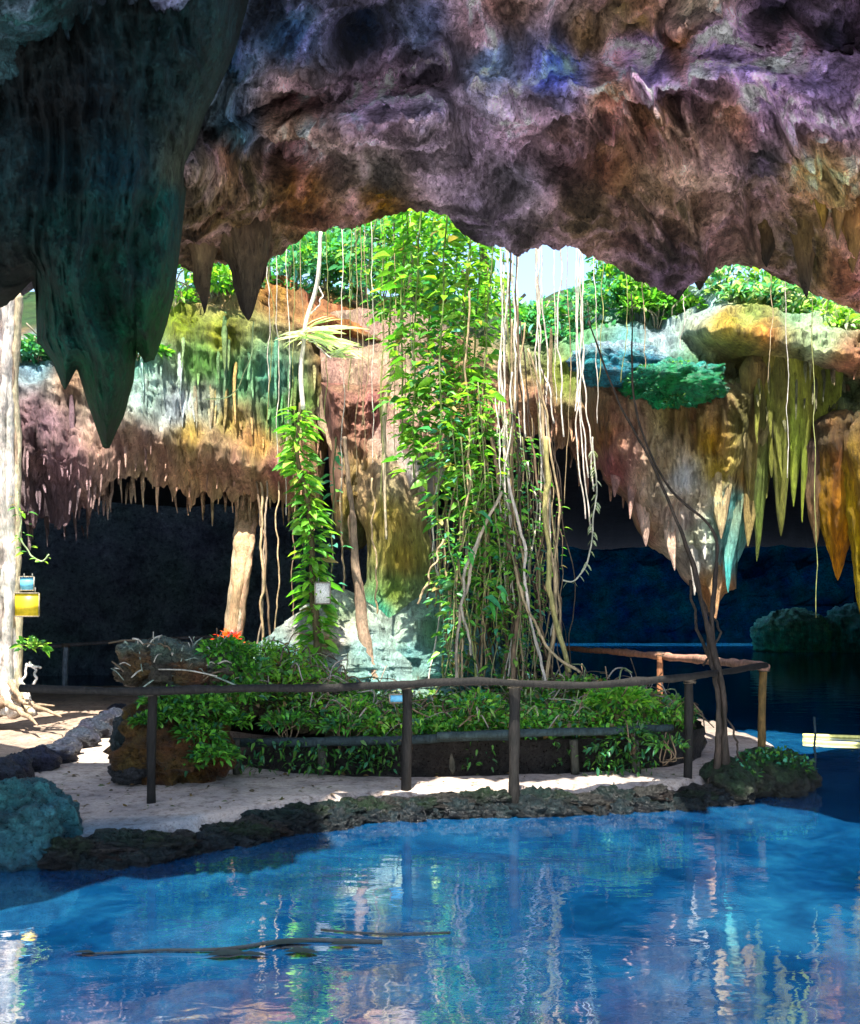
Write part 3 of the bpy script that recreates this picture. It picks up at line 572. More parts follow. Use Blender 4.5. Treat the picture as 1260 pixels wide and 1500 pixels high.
# leaves and weeds spilling over the planter front
mb = MB(); n = 2200
uu = rng.uniform(190, 960, n); v_ = rng.uniform(1083, 1130, n); k = fbm(stack(uu*.02, 0, 0), 1, 2)+rng.uniform(-.4, .4, n) > .0; uu, v_ = uu[k], v_[k]; n = len(uu)
pos = np.array([P(a_, b_, 9.88+.2*rng.uniform()) for a_, b_ in zip(uu, v_)])
mb.leaves(pos, rng.normal(0, 1, (n, 3))+[0, -.4, -.3], rng.uniform(.04, .10, n), np.array(DEEP)[rng.integers(0, 4, n)]*rng.uniform(.6, 1.4, (n, 1)))
tag(mb.build('trailing_ivy', M_LEAF), 'dark green ivy leaves trailing down the front of the planter', 'ivy', kind='stuff')

# rock with overhanging head at the planter's left end
hd = empty('rock_outcrop', (-2.75, 9.9, PATH), 'brown rock outcrop with an overhanging head at the left end of the planter', 'rock')
mb = MB()
for k, (u, v, y, rx_, ry_, rz_, c) in enumerate([(250, 1090, 9.9, .50, .5, .40, (.12, .065, .03)), (205, 1095, 9.8, .24, .25, .36, (.03, .045, .045)), (300, 1085, 9.8, .26, .3, .34, (.13, .07, .03)), (225, 1060, 9.85, .26, .3, .26, (.09, .05, .02)), (270, 1040, 9.9, .38, .36, .24, (.05, .04, .025)), (195, 1130, 9.6, .22, .2, .12, (.05, .05, .05))]):
    rock_into(mb, P(u, v, y), (rx_, ry_, rz_), 7+k, nlat=50, nlon=66, amp=.42, col=c)
mb.build('rock_base', M_ROCK, hd)
mb = MB()
for k, (u, v, y, rx_, ry_, rz_) in enumerate([(212, 965, 9.8, .25, .26, .17), (195, 985, 9.75, .17, .2, .10), (245, 972, 9.85, .28, .3, .20), (285, 975, 9.9, .30, .3, .18), (325, 985, 9.95, .26, .3, .17), (250, 1000, 9.95, .30, .3, .14), (232, 952, 9.9, .16, .2, .12)]):
    rock_into(mb, P(u, v, y), (rx_, ry_, rz_), 17+k, nlat=50, nlon=66, amp=.46, col=[(.14, .085, .045), (.10, .075, .05), (.07, .06, .045)][k % 3], moss=(.10, .14, .11))
mb.build('overhanging_head', M_ROCK, hd)
mb = MB(); r_ = np.random.default_rng(71)
for j in range(90):
    p0 = P(r_.uniform(180, 345), r_.uniform(940, 1000), 9.6)+[0, r_.uniform(-.1, .3), 0]; d_ = r_.normal(0, 1, 3)*[1, .5, .6]; L = r_.uniform(.1, .32)
    mb.tube(resample([p0, p0+d_*L*.5+[0, -.03, .03], p0+d_*L], 6), r_.uniform(.005, .012), 4, [(.40, .38, .33), (.2, .26, .22), (.12, .09, .06)][j % 3])
mb.build('clinging_roots', M_ROOT, hd)
mb = MB()
for j, (u, v, rd) in enumerate([(330, 960, .3), (290, 1040, .3), (340, 1020, .35), (310, 1110, .25), (255, 1050, .22), (355, 985, .3), (240, 1030, .22), (215, 1060, .14), (290, 1080, .24), (270, 1120, .16), (325, 1060, .28)]): mb.leaves(*clump(P(u, v, 9.75 if u > 320 or v < 1010 else 9.42), rd, int(420*rd/.3), .09, DEEP+GREENS[:3], 510+j, (1.2, .6, .8)), width=.42)
mb.build('creeper', M_LEAF, hd)

# ------------------------------------------------------------------ railings of peeled poles
DARK = (.012, .011, .010)
def railing(name, label, posts, rails, group=None):
    b = posts[0]; e = empty(name, b[1] if not callable(b) else b, label, 'railing', group)
    for (top, bot, r, c) in posts:
        mb = MB(); pts = resample([top, (np.array(top)+bot)/2+[rng.uniform(-.012, .012), 0, 0], bot], 16)
        mb.tube(pts, r*(1+.12*fbm(pts, 3, 2, seed=4)), 10, c, .12); mb.build('post', M_WOOD, e)
        th_ = np.linspace(0, 10*np.pi, 90); tp = np.array(top, float); rr_ = r*1.35; mb = MB(); mb.tube(np.stack([tp[0]+np.cos(th_)*rr_, tp[1]-.03+np.sin(th_)*rr_*1.3, tp[2]-.05+th_/(10*np.pi)*.07+.02*np.sin(th_*.5)], 1), .006, 5, (.09, .075, .055)); mb.build('lashing', M_ROOT, e)
    for (pts, r, c) in rails:
        mb = MB(); pts = resample(pts, 70); pts = pts+.012*np.stack([0*pts[:, 0], fbm(pts, 1.3, 2, seed=6), fbm(pts, 1.6, 3, seed=5)], 1)
        mb.tube(pts, r*(1+.28*fbm(pts, 3.4, 4, .6, seed=2)), 12, c, .22); mb.build('rail', M_WOOD, e)
    return e
def post(u, vt, vb, zb=PATH, r=.045, c=DARK):
    b = G(u, vb, zb); return (P(u+2, vt, b[1]), b-np.array([0, 0, .25]), r, c)
fy = lambda u: np.interp(u, [0, 220, 595, 750, 1005, 1115], [8.1, 8.12, 8.77, 8.85, 9.32, 11.2])
rp = [(30, 1008), (100, 1011), (215, 1013), (330, 1009), (480, 1007), (595, 1002), (700, 999), (790, 1002), (860, 1004), (930, 999), (1000, 992), (1060, 984), (1122, 975)]
railing('railing', 'dark pole railing along the front of the path, its end post at the right corner',
        [post(222, 1012, 1174), post(595, 1002, 1156, r=.052), post(752, 1000, 1192, 0, r=.055), post(1007, 994, 1140, r=.048), post(1116, 978, 1102, r=.052, c=(.20, .12, .04))],
        [([P(u, v, fy(u)-.03) for u, v in rp], .038, DARK)])
railing('railing', 'sunlit reddish pole railing running back along the far right side of the island',
        [post(965, 958, 1052, .32, r=.05, c=(.42, .18, .09))],
        [([P(1122, 977, 11.3), P(1050, 968, 12.8), P(965, 961, 14.9), P(900, 955, 17), P(832, 950, 20)], .06, (.36, .20, .15))])
railing('railing', 'faint blue grey railing on the far side of the left path',
        [post(95, 945, 1010, .4, r=.06, c=(.12, .16, .22)), post(330, 935, 990, .4, r=.06, c=(.10, .10, .12))],
        [([P(-60, 960, 19), P(55, 949, 19.8), P(200, 938, 22), P(340, 932, 23)], .045, (.12, .12, .15))])

# ------------------------------------------------------------------ stalactites and columns
def stal(label, parts, group=None, name='stalactite', mat=None):
    """parts: (u, vtop, vtip, width_px, depth, c0, c1[, tip u])"""
    mb = MB()
    for i, q in enumerate(parts):
        u, vt, vb, w, y, c0, c1 = q[:7]; ut = q[7] if len(q) > 7 else u
        spindle(mb, P(u, vt, y), P(ut, vb, y), w/2/F*y, int(u+vt) % 97, c0, c1, nseg=44 if w > 70 else 22, pw=.8 if w < 120 else .7)
    return tag(mb.build(name, mat or M_WALL), label, 'stalactite', group)
BR = (.20, .14, .085); BK = (.025, .022, .02)
stal('small dark stalactite hanging from the arch lip just right of the huge dark hanging rock', [(298, 350, 458, 36, 9.4, BR, BK)])
stal('larger dark pointed stalactite hanging from the arch lip with a thin vine below it', [(360, 300, 470, 92, 9.3, BR, BK, 366), (386, 350, 415, 26, 9.4, BR, BK)])
stal('long dark stalactite hanging from the arch lip near the right edge', [(1175, 260, 437, 66, 9.7, (.20, .13, .06), BK, 1184)])
stal('short dark stalactite left of the long one near the right edge', [(1122, 320, 392, 40, 10.2, (.16, .10, .05), BK), (1098, 330, 388, 30, 10.3, BR, BK)])
stal('pale ribbed stalactite cluster on the ceiling at the far right', [(1205, 240, 335, 30, 9.2, (.42, .28, .10), (.30, .18, .07)), (1228, 270, 352, 24, 9.1, (.34, .22, .10), (.2, .13, .06)), (1190, 240, 300, 22, 9.2, (.5, .32, .12), (.3, .2, .1)), (1248, 290, 400, 34, 9.2, (.30, .18, .08), (.16, .1, .05))])
stal('black drooping rock point in the middle of the arch lip', [(985, 360, 440, 90, 10.9, (.10, .07, .05), (.02, .02, .02), 992), (1025, 370, 425, 40, 10.9, BR, BK)])
OL = (.22, .22, .06); YG = (.34, .37, .08)
stal('thick yellow green stalactite, the left one of the bright pair at the right', [(1150, 480, 786, 52, 14.2, (.10, .09, .03), OL, 1146), (1164, 500, 742, 40, 14.1, OL, YG, 1166), (1133, 500, 700, 30, 14.2, (.2, .16, .05), OL), (1175, 500, 765, 18, 14.0, OL, YG)])
stal('thin yellow green stalactite, the right one of the bright pair at the right', [(1210, 480, 768, 34, 14.0, (.08, .10, .03), YG), (1223, 500, 738, 24, 13.9, (.10, .12, .03), YG), (1199, 500, 742, 24, 14.0, (.14, .16, .04), OL)])
stal('dull olive stalactite between the massive rock pendant and the yellow green pair', [(1116, 500, 822, 42, 14.4, (.10, .08, .04), (.16, .19, .05), 1112), (1098, 520, 760, 34, 14.4, (.16, .11, .05), (.2, .16, .06))])
stal('orange rock pendant at the right edge of the view', [(1236, 600, 850, 90, 13.9, (.10, .08, .04), (.50, .22, .05), 1228), (1280, 600, 900, 90, 13.6, (.14, .10, .05), (.50, .32, .04), 1262), (1196, 640, 800, 40, 14.0, (.12, .08, .06), (.3, .16, .09)), (1300, 600, 830, 100, 13.6, (.2, .1, .07), (.4, .2, .06))])
# curtain fringe of the back wall: individual small stalactites
def wcol(u, v): return idw(np.array(u, float), np.array(v, float), WALL_C, 3.2)
HUE = ['reddish', 'ochre', 'mauve brown', 'buff', 'mossy']
def fringe(us, n, seed, lab, grp, tiers):
    r_ = np.random.default_rng(seed)
    for i in range(n):
        u = r_.uniform(*us); L = min(170, 26*math.exp(r_.normal(.7, .55))); wd = r_.uniform(.07, .15)*L**.75*1.6+2.5
        b = float(BOT(u)); f = r_.uniform(0, 1)
        vb = b+r_.uniform(-14, 26)+L*.15 if f < .45 else b-r_.uniform(0, 1)**1.1*tiers(u)
        y = float(WD(u))-(.15 if f < .45 else .55); vt = vb-L
        c = wcol(u, vb-10)*r_.uniform(.9, 2.0)+.03; kk = 4 if c[1] > c[0]*1.05 else int(i % 4)
        c0 = c*.8; mb = MB(); spindle(mb, P(u, vt, y), P(u+r_.uniform(-3, 3), vb, y), wd/2/F*y, i+seed, c0, c*r_.uniform(.9, 1.3), 8, 22, r_.uniform(.55, .95), emb=.5)
        tag(mb.build('stalactite', M_WALL), ('long ' if L > 60 else 'short ')+HUE[kk]+' stalactite in the curtain '+lab(u), 'stalactite', grp)
fringe((36, 470), 196, 5, lambda u: 'left of the huge hanging rock tip' if u < 155 else 'right of the huge hanging rock tip' if u < 250 else 'above the broad root column' if u < 400 else 'behind the leafy climber', 'curtain stalactites above the left cave mouth',
       lambda u: 190 if u > 200 else 90)
fringe((790, 1255), 72, 6, lambda u: 'behind the loose pale roots' if u < 880 else 'around the massive rock pendant' if u < 1130 else 'behind the yellow green stalactites', 'fringe stalactites above the right cave mouth', lambda u: 70)
for i, (u, vb, w, c) in enumerate([(1140, 700, 16, OL), (1156, 660, 12, YG), (1128, 640, 14, OL), (1186, 690, 12, OL), (1192, 640, 10, BR), (1232, 690, 14, OL), (1108, 650, 14, OL), (1176, 640, 12, OL), (1244, 650, 12, BR), (1218, 660, 12, YG)]):
    mb = MB(); spindle(mb, P(u, 520, 13.95), P(u+1, vb, 13.95), w/2/F*13.95, 40+i, np.array(c)*.6, c, 10, 30, .7, emb=.4)
    tag(mb.build('stalactite', M_WALL), 'thin '+{OL: 'olive', YG: 'yellow green', BR: 'brown'}[c]+' drip stalactite among the yellow green stalactites at the right', 'stalactite', 'thin drips at the right')
def column():
    s = np.linspace(0, 1, 120)[:, None]; a = np.linspace(0, 2*np.pi, 110, endpoint=False)[None, :]
    v = 480+(1010-480)*s; y0 = np.interp(v, [480, 640, 760, 1010], [16.6, 15.2, 14.3, 14.2])
    cu = np.interp(v, [560, 700, 800, 870, 920, 1010], [560, 566, 585, 590, 600, 600]); wd = np.interp(v, [560, 640, 700, 780, 850, 880, 920, 1010], [190, 160, 128, 84, 96, 130, 190, 260])
    r = wd/2/F*y0; r = r*(1+.16*fbm(stack(np.cos(a)*3, np.sin(a)*3, s*4), 1, 4, .6, 4, True)+.10*fbm(stack(np.cos(a)*6, np.sin(a)*6, s*14), 1, 3))
    g = stack((cu-630)/F*y0+np.cos(a)*r, y0+np.sin(a)*r*.8, CZ+(HZ-v)/F*y0+0*a)
    u_ = np.arctan2(0, 1)+g[..., 0]/y0*F+630
    c = idw(u_, v+0*a, [(560, 600, .44, .28, .21), (590, 600, .48, .32, .25), (540, 700, .44, .32, .18), (580, 700, .44, .36, .22), (600, 680, .6, .52, .48), (570, 760, .36, .27, .09), (590, 820, .36, .29, .08), (580, 870, .16, .26, .06), (560, 900, .05, .26, .18), (600, 920, .30, .40, .28), (640, 900, .10, .26, .10), (600, 890, .22, .32, .14), (630, 960, .14, .34, .12), (580, 980, .16, .38, .42), (660, 980, .12, .30, .32), (540, 980, .14, .26, .30)], 3)
    c = c*(1+.5*fbm(stack(g[..., 0]*9, g[..., 1]*9, g[..., 2]*2), 1, 4, .6))[..., None]
    mb = MB(); mb.grid(g, c, wrap=True); tag(mb.build('rock_column', M_WALL), 'ochre and moss green rock column joining ceiling and floor behind the vines', 'rock column')
column()
def cone(name, label, u, v0, v1, wpx, y, cols, seed, pw=.8):
    s = np.linspace(0, 1, 70)[:, None]; a = np.linspace(0, 2*np.pi, 80, endpoint=False)[None, :]; v = v0+(v1-v0)*s
    r = wpx/2/F*y*(s**pw+.02)*(1+.42*fbm(stack(np.cos(a)*3, np.sin(a)*3, s*3), 1, 5, .6, seed, True)+.22*fbm(stack(np.cos(a)*7, np.sin(a)*7, s*2.2), 1, 4, .6, seed, True))
    g = stack((u-630)/F*y+np.cos(a)*r, y+np.sin(a)*r*.7, CZ+(HZ-v)/F*y+0*a)
    c = idw(g[..., 0]/y*F+630, v+0*a, cols, 3)*(1+.45*fbm(stack(g[..., 0]*9, g[..., 1]*9, g[..., 2]*3), 1, 4, .6))[..., None]
    mb = MB(); mb.grid(g, c, wrap=True); return tag(mb.build(name, M_WALL), label, 'stalagmite')
cone('stalagmite', 'cream and white stalagmite cone with an ochre patch behind the leafy climber', 498, 862, 1020, 290, 13.2, [(480, 900, .50, .52, .44), (450, 930, .40, .38, .34), (500, 930, .60, .60, .55), (492, 935, .5, .3, .08), (530, 950, .34, .54, .52), (440, 960, .18, .46, .46), (540, 990, .28, .50, .46), (470, 990, .22, .48, .42), (500, 900, .36, .48, .30), (500, 970, .5, .56, .52)], 5)
cone('stalagmite', 'blue teal streaked rock slope at the foot of the central column', 630, 868, 1025, 270, 13.4, [(600, 960, .24, .46, .44), (640, 930, .20, .42, .24), (590, 920, .4, .5, .4), (670, 970, .18, .38, .42), (620, 1000, .3, .44, .36), (690, 990, .08, .2, .2)], 9)
cone('stalagmite', 'low bluish rock hump between the red flower and the cream stalagmite', 415, 925, 1020, 130, 13.9, [(400, 950, .08, .24, .26), (440, 940, .16, .40, .42), (380, 960, .06, .16, .14)], 11, .55)

# huge dark hanging rock at the left front
def lens(name, label, cat, us, vtop, outline, bot, D0, th, w, cols, mat, seed=3, nrow=170, fx=3.4, fa=.36, back=.5, top_in=None, extra=()):
    """a hanging rock mass: outline traced, but a closed body with real thickness th"""
    bv = bot(us)+2*fbm(stack(us*.2, 0, 0), 1, 2); s = np.linspace(0, 1, nrow); U = us[:, None]*np.ones(nrow)
    mn = np.array([bv[np.abs(us-x) < 26].min() for x in us]); mn = np.array([mn[np.abs(us-x) < 30].mean() for x in us]); vm = np.minimum(vtop+.8*(mn-vtop), vtop+.95*(bv-vtop))[:, None]
    V = np.where(s < .6, vtop+(vm-vtop)*s/.6, vm+(bv[:, None]-vm)*(s-.6)/.4)
    if top_in: outline = list(outline)+[(us[-1]+30, vtop), (us[0]-30, vtop)]
    d = seg_dist(U, V, outline); e = (d/w).clip(0, 1); e[:, -1] = 0; bulge = np.sqrt(1-(1-e)**2)
    D = D0-th*bulge; X = (U-630)/F*D; Z = CZ+(HZ-V)/F*D
    q = stack(X+.12*fbm(stack(X*2, D*0, Z*2), 1, 2), D*0, Z)
    D = D-(fbm(stack(q[..., 0]*fx, D*0, Z*fx*.27), 1, 4, .58, seed, True)*fa+fbm(stack(X, D, Z), 2.6, 5, .62, 7, True)*.17)*e**.6
    p = stack((U-630)/F*D, D, CZ+(HZ-V)/F*D)
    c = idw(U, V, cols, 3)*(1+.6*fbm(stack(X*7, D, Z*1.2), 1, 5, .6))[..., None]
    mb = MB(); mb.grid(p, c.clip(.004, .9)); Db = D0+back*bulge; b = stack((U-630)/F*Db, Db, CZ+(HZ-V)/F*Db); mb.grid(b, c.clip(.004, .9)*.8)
    n, m = U.shape; i = np.arange(n)*m+m-1; mb.f.append(np.stack([i[:-1], i[1:], i[1:]+n*m, i[:-1]+n*m], 1)); i = np.arange(m)
    xt = extra
    for k in (0, (n-1)*m): mb.f.append(np.stack([i[:-1]+k, i[1:]+k, i[1:]+k+n*m, i[:-1]+k+n*m], 1))
    for q in xt: spindle(mb, P(q[0], q[1], q[4]), P(q[7] if len(q) > 7 else q[0], q[2], q[4]), q[3]/2/F*q[4], int(q[0]), q[5], q[6], nseg=36, emb=1.3)
    return tag(mb.build(name, mat), label, cat)
HO = [(-700, 380), (-300, 400), (-120, 450), (0, 452), (18, 440), (46, 412), (52, 430), (54, 500), (75, 528), (95, 572), (113, 540), (128, 590), (150, 655), (160, 657), (182, 608), (196, 558), (200, 513), (212, 530), (226, 527), (240, 490), (254, 440), (262, 380), (270, 310), (275, 250), (300, 170), (345, 80), (400, -130)]
lens('hanging_rock', 'huge dark blue green hanging rock with pointed tips at the upper left', 'stalactite', np.r_[np.linspace(-700, -20, 20)[:-1], np.arange(-20, 398, 2.0)], -135, HO, curve(HO), 7.5, 1.0, 75,  # near-black tones: the darkness around this rock is put into its colours
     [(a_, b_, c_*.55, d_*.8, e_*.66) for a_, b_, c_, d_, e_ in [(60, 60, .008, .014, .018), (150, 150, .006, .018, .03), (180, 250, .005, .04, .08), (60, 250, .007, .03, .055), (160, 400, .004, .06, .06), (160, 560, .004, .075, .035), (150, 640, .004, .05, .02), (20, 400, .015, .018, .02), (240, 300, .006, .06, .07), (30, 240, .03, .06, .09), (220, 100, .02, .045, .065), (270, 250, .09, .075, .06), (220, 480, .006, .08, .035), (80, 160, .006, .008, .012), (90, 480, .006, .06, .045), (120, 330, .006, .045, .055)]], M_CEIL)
PO = [(850, 560), (862, 640), (885, 705), (918, 735), (930, 770), (950, 800), (985, 822), (1000, 850), (1022, 868), (1040, 905), (1062, 870), (1080, 862), (1078, 830), (1092, 800), (1104, 760), (1112, 700), (1125, 640), (1140, 560)]
lens('rock_pendant', 'massive tapering rock pendant with cream and teal streaks, dark roots crossing it, right of centre', 'stalactite', np.arange(850, 1140, 1.6), 545, PO, curve(PO), 15.5, 1.25, 60,
     [(880, 640, .30, .16, .09), (900, 690, .34, .16, .13), (940, 700, .55, .38, .30), (945, 770, .46, .3, .2), (975, 680, .42, .29, .2), (985, 740, .5, .38, .3), (1000, 700, .5, .5, .5), (1005, 760, .55, .45, .4), (1010, 820, .5, .46, .42), (1040, 650, .38, .22, .06), (1050, 690, .42, .28, .08), (1030, 730, .5, .4, .3), (1045, 770, .34, .4, .3), (1070, 780, .10, .38, .32), (1075, 740, .12, .34, .3), (1075, 820, .15, .4, .4), (1095, 700, .30, .18, .07), (1040, 860, .38, .2, .11), (1060, 860, .36, .18, .10), (1000, 610, .2, .14, .06), (1100, 620, .12, .1, .04), (1020, 790, .5, .5, .36)], M_WALL, 12, fx=4.6, fa=.34, top_in=True, extra=[(900, 590, 728, 46, 14.4, (.36, .22, .16), (.5, .32, .26)), (940, 600, 800, 52, 14.2, (.44, .28, .2), (.58, .42, .34), 945), (972, 620, 836, 46, 14.0, (.5, .36, .28), (.62, .46, .36), 985), (1005, 610, 872, 50, 13.9, (.5, .44, .38), (.6, .56, .5), 1018), (1046, 580, 790, 66, 13.9, (.40, .28, .16), (.55, .42, .28), 1052), (1044, 690, 910, 50, 14.0, (.5, .34, .24), (.46, .26, .16), 1042), (1074, 640, 868, 52, 13.95, (.3, .26, .14), (.10, .38, .34), 1070), (1098, 580, 800, 44, 14.1, (.22, .15, .07), (.3, .22, .11), 1096), (1118, 580, 730, 34, 14.3, (.2, .15, .05), (.26, .24, .08)), (922, 620, 760, 26, 14.1, (.42, .26, .2), (.5, .34, .28)), (1028, 640, 820, 26, 13.8, (.6, .55, .5), (.66, .64, .6))])
L1 = [(470, 560), (480, 640), (484, 720), (492, 780), (505, 805), (520, 808), (536, 800), (546, 770), (552, 720), (562, 690), (575, 560)]
lens('rock_lobe', 'brown and ochre hanging rock lobe left of the central ochre column', 'stalactite', np.arange(470, 576, 1.5), 560, L1, curve(L1), 15.2, .8, 40, [(500, 620, .32, .17, .13), (490, 700, .34, .2, .15), (515, 740, .28, .2, .07), (515, 790, .12, .13, .06), (530, 700, .34, .24, .10), (550, 640, .34, .2, .14)], M_WALL, 21, 90, 5, .3, top_in=True)
L2 = [(585, 600), (588, 700), (598, 735), (606, 720), (612, 750), (622, 772), (634, 760), (644, 720), (652, 690), (665, 600)]
lens('rock_lobe', 'cream coloured hanging rock lobe right of the central ochre column', 'stalactite', np.arange(585, 666, 1.5), 600, L2, curve(L2), 14.6, .6, 34, [(605, 690, .62, .56, .52), (625, 700, .55, .5, .42), (622, 750, .4, .38, .2), (645, 660, .4, .26, .16), (600, 640, .4, .26, .2)], M_WALL, 23, 70, 5, .28, top_in=True)
tag(rock_obj('far_rock', M_WALL, P(1165, 932, 51), (2.3, 1.5, 1.35), 77, nlat=60, nlon=70, amp=.15, col=(.10, .5, .36), moss=(.3, .7, .52), label='low green rock in the far water at the right', cat='rock'))
tag(rock_obj('far_rock', M_WALL, P(1262, 925, 50), (1.8, 1.5, 1.5), 78, nlat=60, nlon=70, col=(.08, .40, .36), moss=(.2, .5, .45), label='pale teal rock in the far water at the right edge', cat='rock'))
# ------------------------------------------------------------------ hanging roots, vines, plants
PALER = (.62, .56, .50); TAN = (.36, .27, .16); BRN = (.16, .11, .07); DKR = (.05, .035, .025); OLV = (.26, .28, .10)
def strand(mb, px, r, c, n=40, wob=.03, seg=5, rough=0, seed=0, c2=None):
    pts = resample([P(*q) for q in px], n); L = np.linspace(0, 1, n)
    amp = np.minimum(L, 1-L).clip(0, .15)/.15
    pts[:, 0] += wob*amp*fbm(np.stack([L*6, 0*L+seed*3.3, 0*L], 1), 1, 3); pts[:, 1] += wob*amp*fbm(np.stack([L*6, 0*L+seed*7.1, 0*L+5], 1), 1, 3)
    col = np.tile(np.array(c, float), (n, 1))
    if c2 is not None: col = col*(1-L[:, None])+np.array(c2)*L[:, None]
    col = col*(1+.35*fbm(pts, 4, 2))[:, None]
    mb.tube(pts, np.broadcast_to(np.asarray(r, float), (n,)) if np.ndim(r) == 0 else np.interp(L, np.linspace(0, 1, len(r)), r), seg, col, rough); return pts
def root(label, px, r, c, group=None, name='hanging_root', **k):
    mb = MB(); strand(mb, px, r, c, **k); return tag(mb.build(name, M_ROOT), label, 'root', group)
def vine(label, px, r, c, nleaf, size, pal, group=None, out=.12, name='leafy_vine', loc=None, horiz=True, vr=(0, 1), stemseg=5, wob=.04, seed=0, width=.42):
    nleaf = int(nleaf*1.45); r_ = np.random.default_rng(seed+int(abs(px[0][0]))); base = P(*px[-1]); e = empty(name, base, label, 'vine', group)
    mb = MB(); pts = strand(mb, px, r, c, wob=wob, seg=stemseg, seed=seed); mb.build('stem', M_ROOT, e)
    t = r_.uniform(vr[0], vr[1], nleaf); q = np.stack([np.interp(t, np.linspace(0, 1, len(pts)), pts[:, k]) for k in range(3)], 1)
    a = r_.uniform(0, 2*np.pi, nleaf); o = r_.uniform(.0, out, nleaf); q = q+np.stack([np.cos(a)*o, np.sin(a)*o, r_.normal(0, .02, nleaf)], 1)
    d = np.stack([np.cos(a), np.sin(a)*.7, r_.uniform(-.35, .15, nleaf) if horiz else r_.uniform(-1, .1, nleaf)], 1)
    cc = np.array(pal)[r_.integers(0, len(pal), nleaf)]*r_.uniform(.55, 1.35, (nleaf, 1)); bz = r_.uniform(0, 1, nleaf) < .03; cc[bz] = np.array([.34, .26, .10])*r_.uniform(.5, 1.2, (bz.sum(), 1))
    mb = MB(); mb.leaves(q, d, size*(.4+1.1*r_.uniform(0, 1, nleaf)**1.6), cc, width=width); mb.build('leaves', M_LEAF, e); return e

# great green vine curtain
i = 0; rank = {u: k for k, u in enumerate(sorted([575, 592, 612, 632, 650, 668, 684, 700, 716, 545, 520, 620]))}
for (u, v0, v1, y, n, pal, s_) in [(575, 300, 500, 12.6, 120, GREENS, .17), (592, 295, 640, 12.3, 150, GREENS+LIME, .2), (612, 290, 700, 12.1, 230, GREENS+LIME, .2), (632, 290, 600, 12.4, 150, GREENS+TEAL[:2]+LIME, .18), (650, 290, 760, 12.0, 260, GREENS+TEAL[:2]+LIME, .2), (668, 300, 700, 12.3, 150, GREENS+LIME, .18), (684, 330, 760, 12.1, 210, GREENS+TEAL[:1]+LIME, .18), (700, 340, 720, 12.4, 180, GREENS+LIME, .17), (716, 350, 640, 12.2, 120, LIME+GREENS, .16), (545, 320, 470, 12.9, 70, TEAL+GREENS, .15), (520, 330, 440, 13.0, 60, TEAL, .14), (620, 560, 680, 12.2, 70, LIME+GREENS, .2)]:
    vine(f'bright green leafy vine, {ORD[rank[u]]} from the left in the dense curtain under the arch lip', [(u+6, v0, y), (u-4, (v0+v1)/2, y), (u+rng.uniform(-10, 10), v1, y)], .014, (.18, .24, .08), n, s_, pal, 'leafy vines of the green curtain', out=.20, seed=i); i += 1
# lower leaves hanging on the root thicket
for (u, v0, v1, y, n, pal, s_) in [(660, 600, 960, 11.9, 170, GREENS+TEAL, .14), (700, 560, 900, 11.8, 210, GREENS+LIME, .16), (735, 600, 930, 11.9, 200, GREENS+PALE[1:2], .13), (765, 640, 980, 12.0, 220, TEAL+GREENS, .11), (690, 700, 930, 11.8, 60, GREENS, .12), (640, 740, 900, 12.1, 50, TEAL+LIME, .14), (800, 700, 860, 12.0, 40, GREENS, .10), (780, 760, 980, 11.9, 90, DEEP+GREENS, .09), (675, 640, 1000, 11.8, 170, GREENS+DEEP, .13), (720, 700, 1000, 11.7, 170, GREENS+TEAL[:1], .12), (750, 800, 1000, 11.6, 120, GREENS+DEEP, .1), (655, 760, 1000, 11.7, 90, TEAL+GREENS, .12)]:
    vine(('short ' if v1-v0 < 230 else 'long ')+('dense' if n > 125 else 'sparse')+' leafy vine over the '+('left' if u < 670 else 'middle' if u < 750 else 'right')+' of the root thicket', [(u, v0, y), (u+12, (v0+v1)/2, y), (u+rng.uniform(-8, 8), v1, y)], .010, (.24, .25, .12), n, s_, pal, 'leafy vines over the root thicket', out=.16, seed=i); i += 1
# leafy climber on the left
vine('tall narrow climbing vine with yellow green horizontal leaves, a white notice on its stem', [(440, 590, 12.0), (436, 650, 12.0), (452, 760, 12.0), (458, 870, 12.0), (466, 1000, 12.0)], [.02, .03, .04, .055, .06], (.10, .08, .04), 520, .19, LIME+GREENS[:3], out=.16, name='climbing_vine', vr=(.03, .9), seed=3, stemseg=8)
vine('thin green climber beside the small white notice with broad teal leaves', [(492, 640, 12.5), (488, 760, 12.5), (480, 900, 12.5)], .012, (.10, .12, .05), 26, .16, TEAL, name='climbing_vine', seed=4)
# pale epiphyte with long white leaves
ep = empty('epiphyte', P(448, 520, 12.0), 'pale plant with long white and silver leaves fanning out from a hanging stem', 'plant')
mb = MB(); strand(mb, [(470, 340, 12), (466, 400, 12), (452, 460, 12), (440, 540, 12), (444, 600, 12)], [.025, .03, .028, .03, .035], (.66, .62, .56), seg=8, wob=.02); strand(mb, [(468, 420, 12), (470, 440, 11.9), (455, 460, 11.9)], .01, PALER); strand(mb, [(452, 480, 12), (478, 520, 11.9), (486, 525, 11.9)], .012, PALER); mb.build('stem', M_ROOT, ep)
mb = MB(); r_ = np.random.default_rng(5); n = 46
pos = P(450, 488, 12)+r_.normal(0, .06, (n, 3)); an = np.r_[r_.uniform(-.5, .25, 28), r_.uniform(2.9, 3.6, 18)]
d = np.stack([np.cos(an), r_.normal(0, .5, n)-.2, r_.uniform(-.35, .35, n)], 1)
mb.leaves(pos, d, np.r_[r_.uniform(.4, .85, 28), r_.uniform(.25, .5, 18)], np.array([(.72, .76, .68), (.6, .7, .56), (.45, .6, .36), (.78, .8, .76)])[r_.integers(0, 4, n)], width=.12, droop=.12)
pos = P(484, 518, 11.95)+r_.normal(0, .03, (14, 3)); an = r_.uniform(-.3, .6, 14)
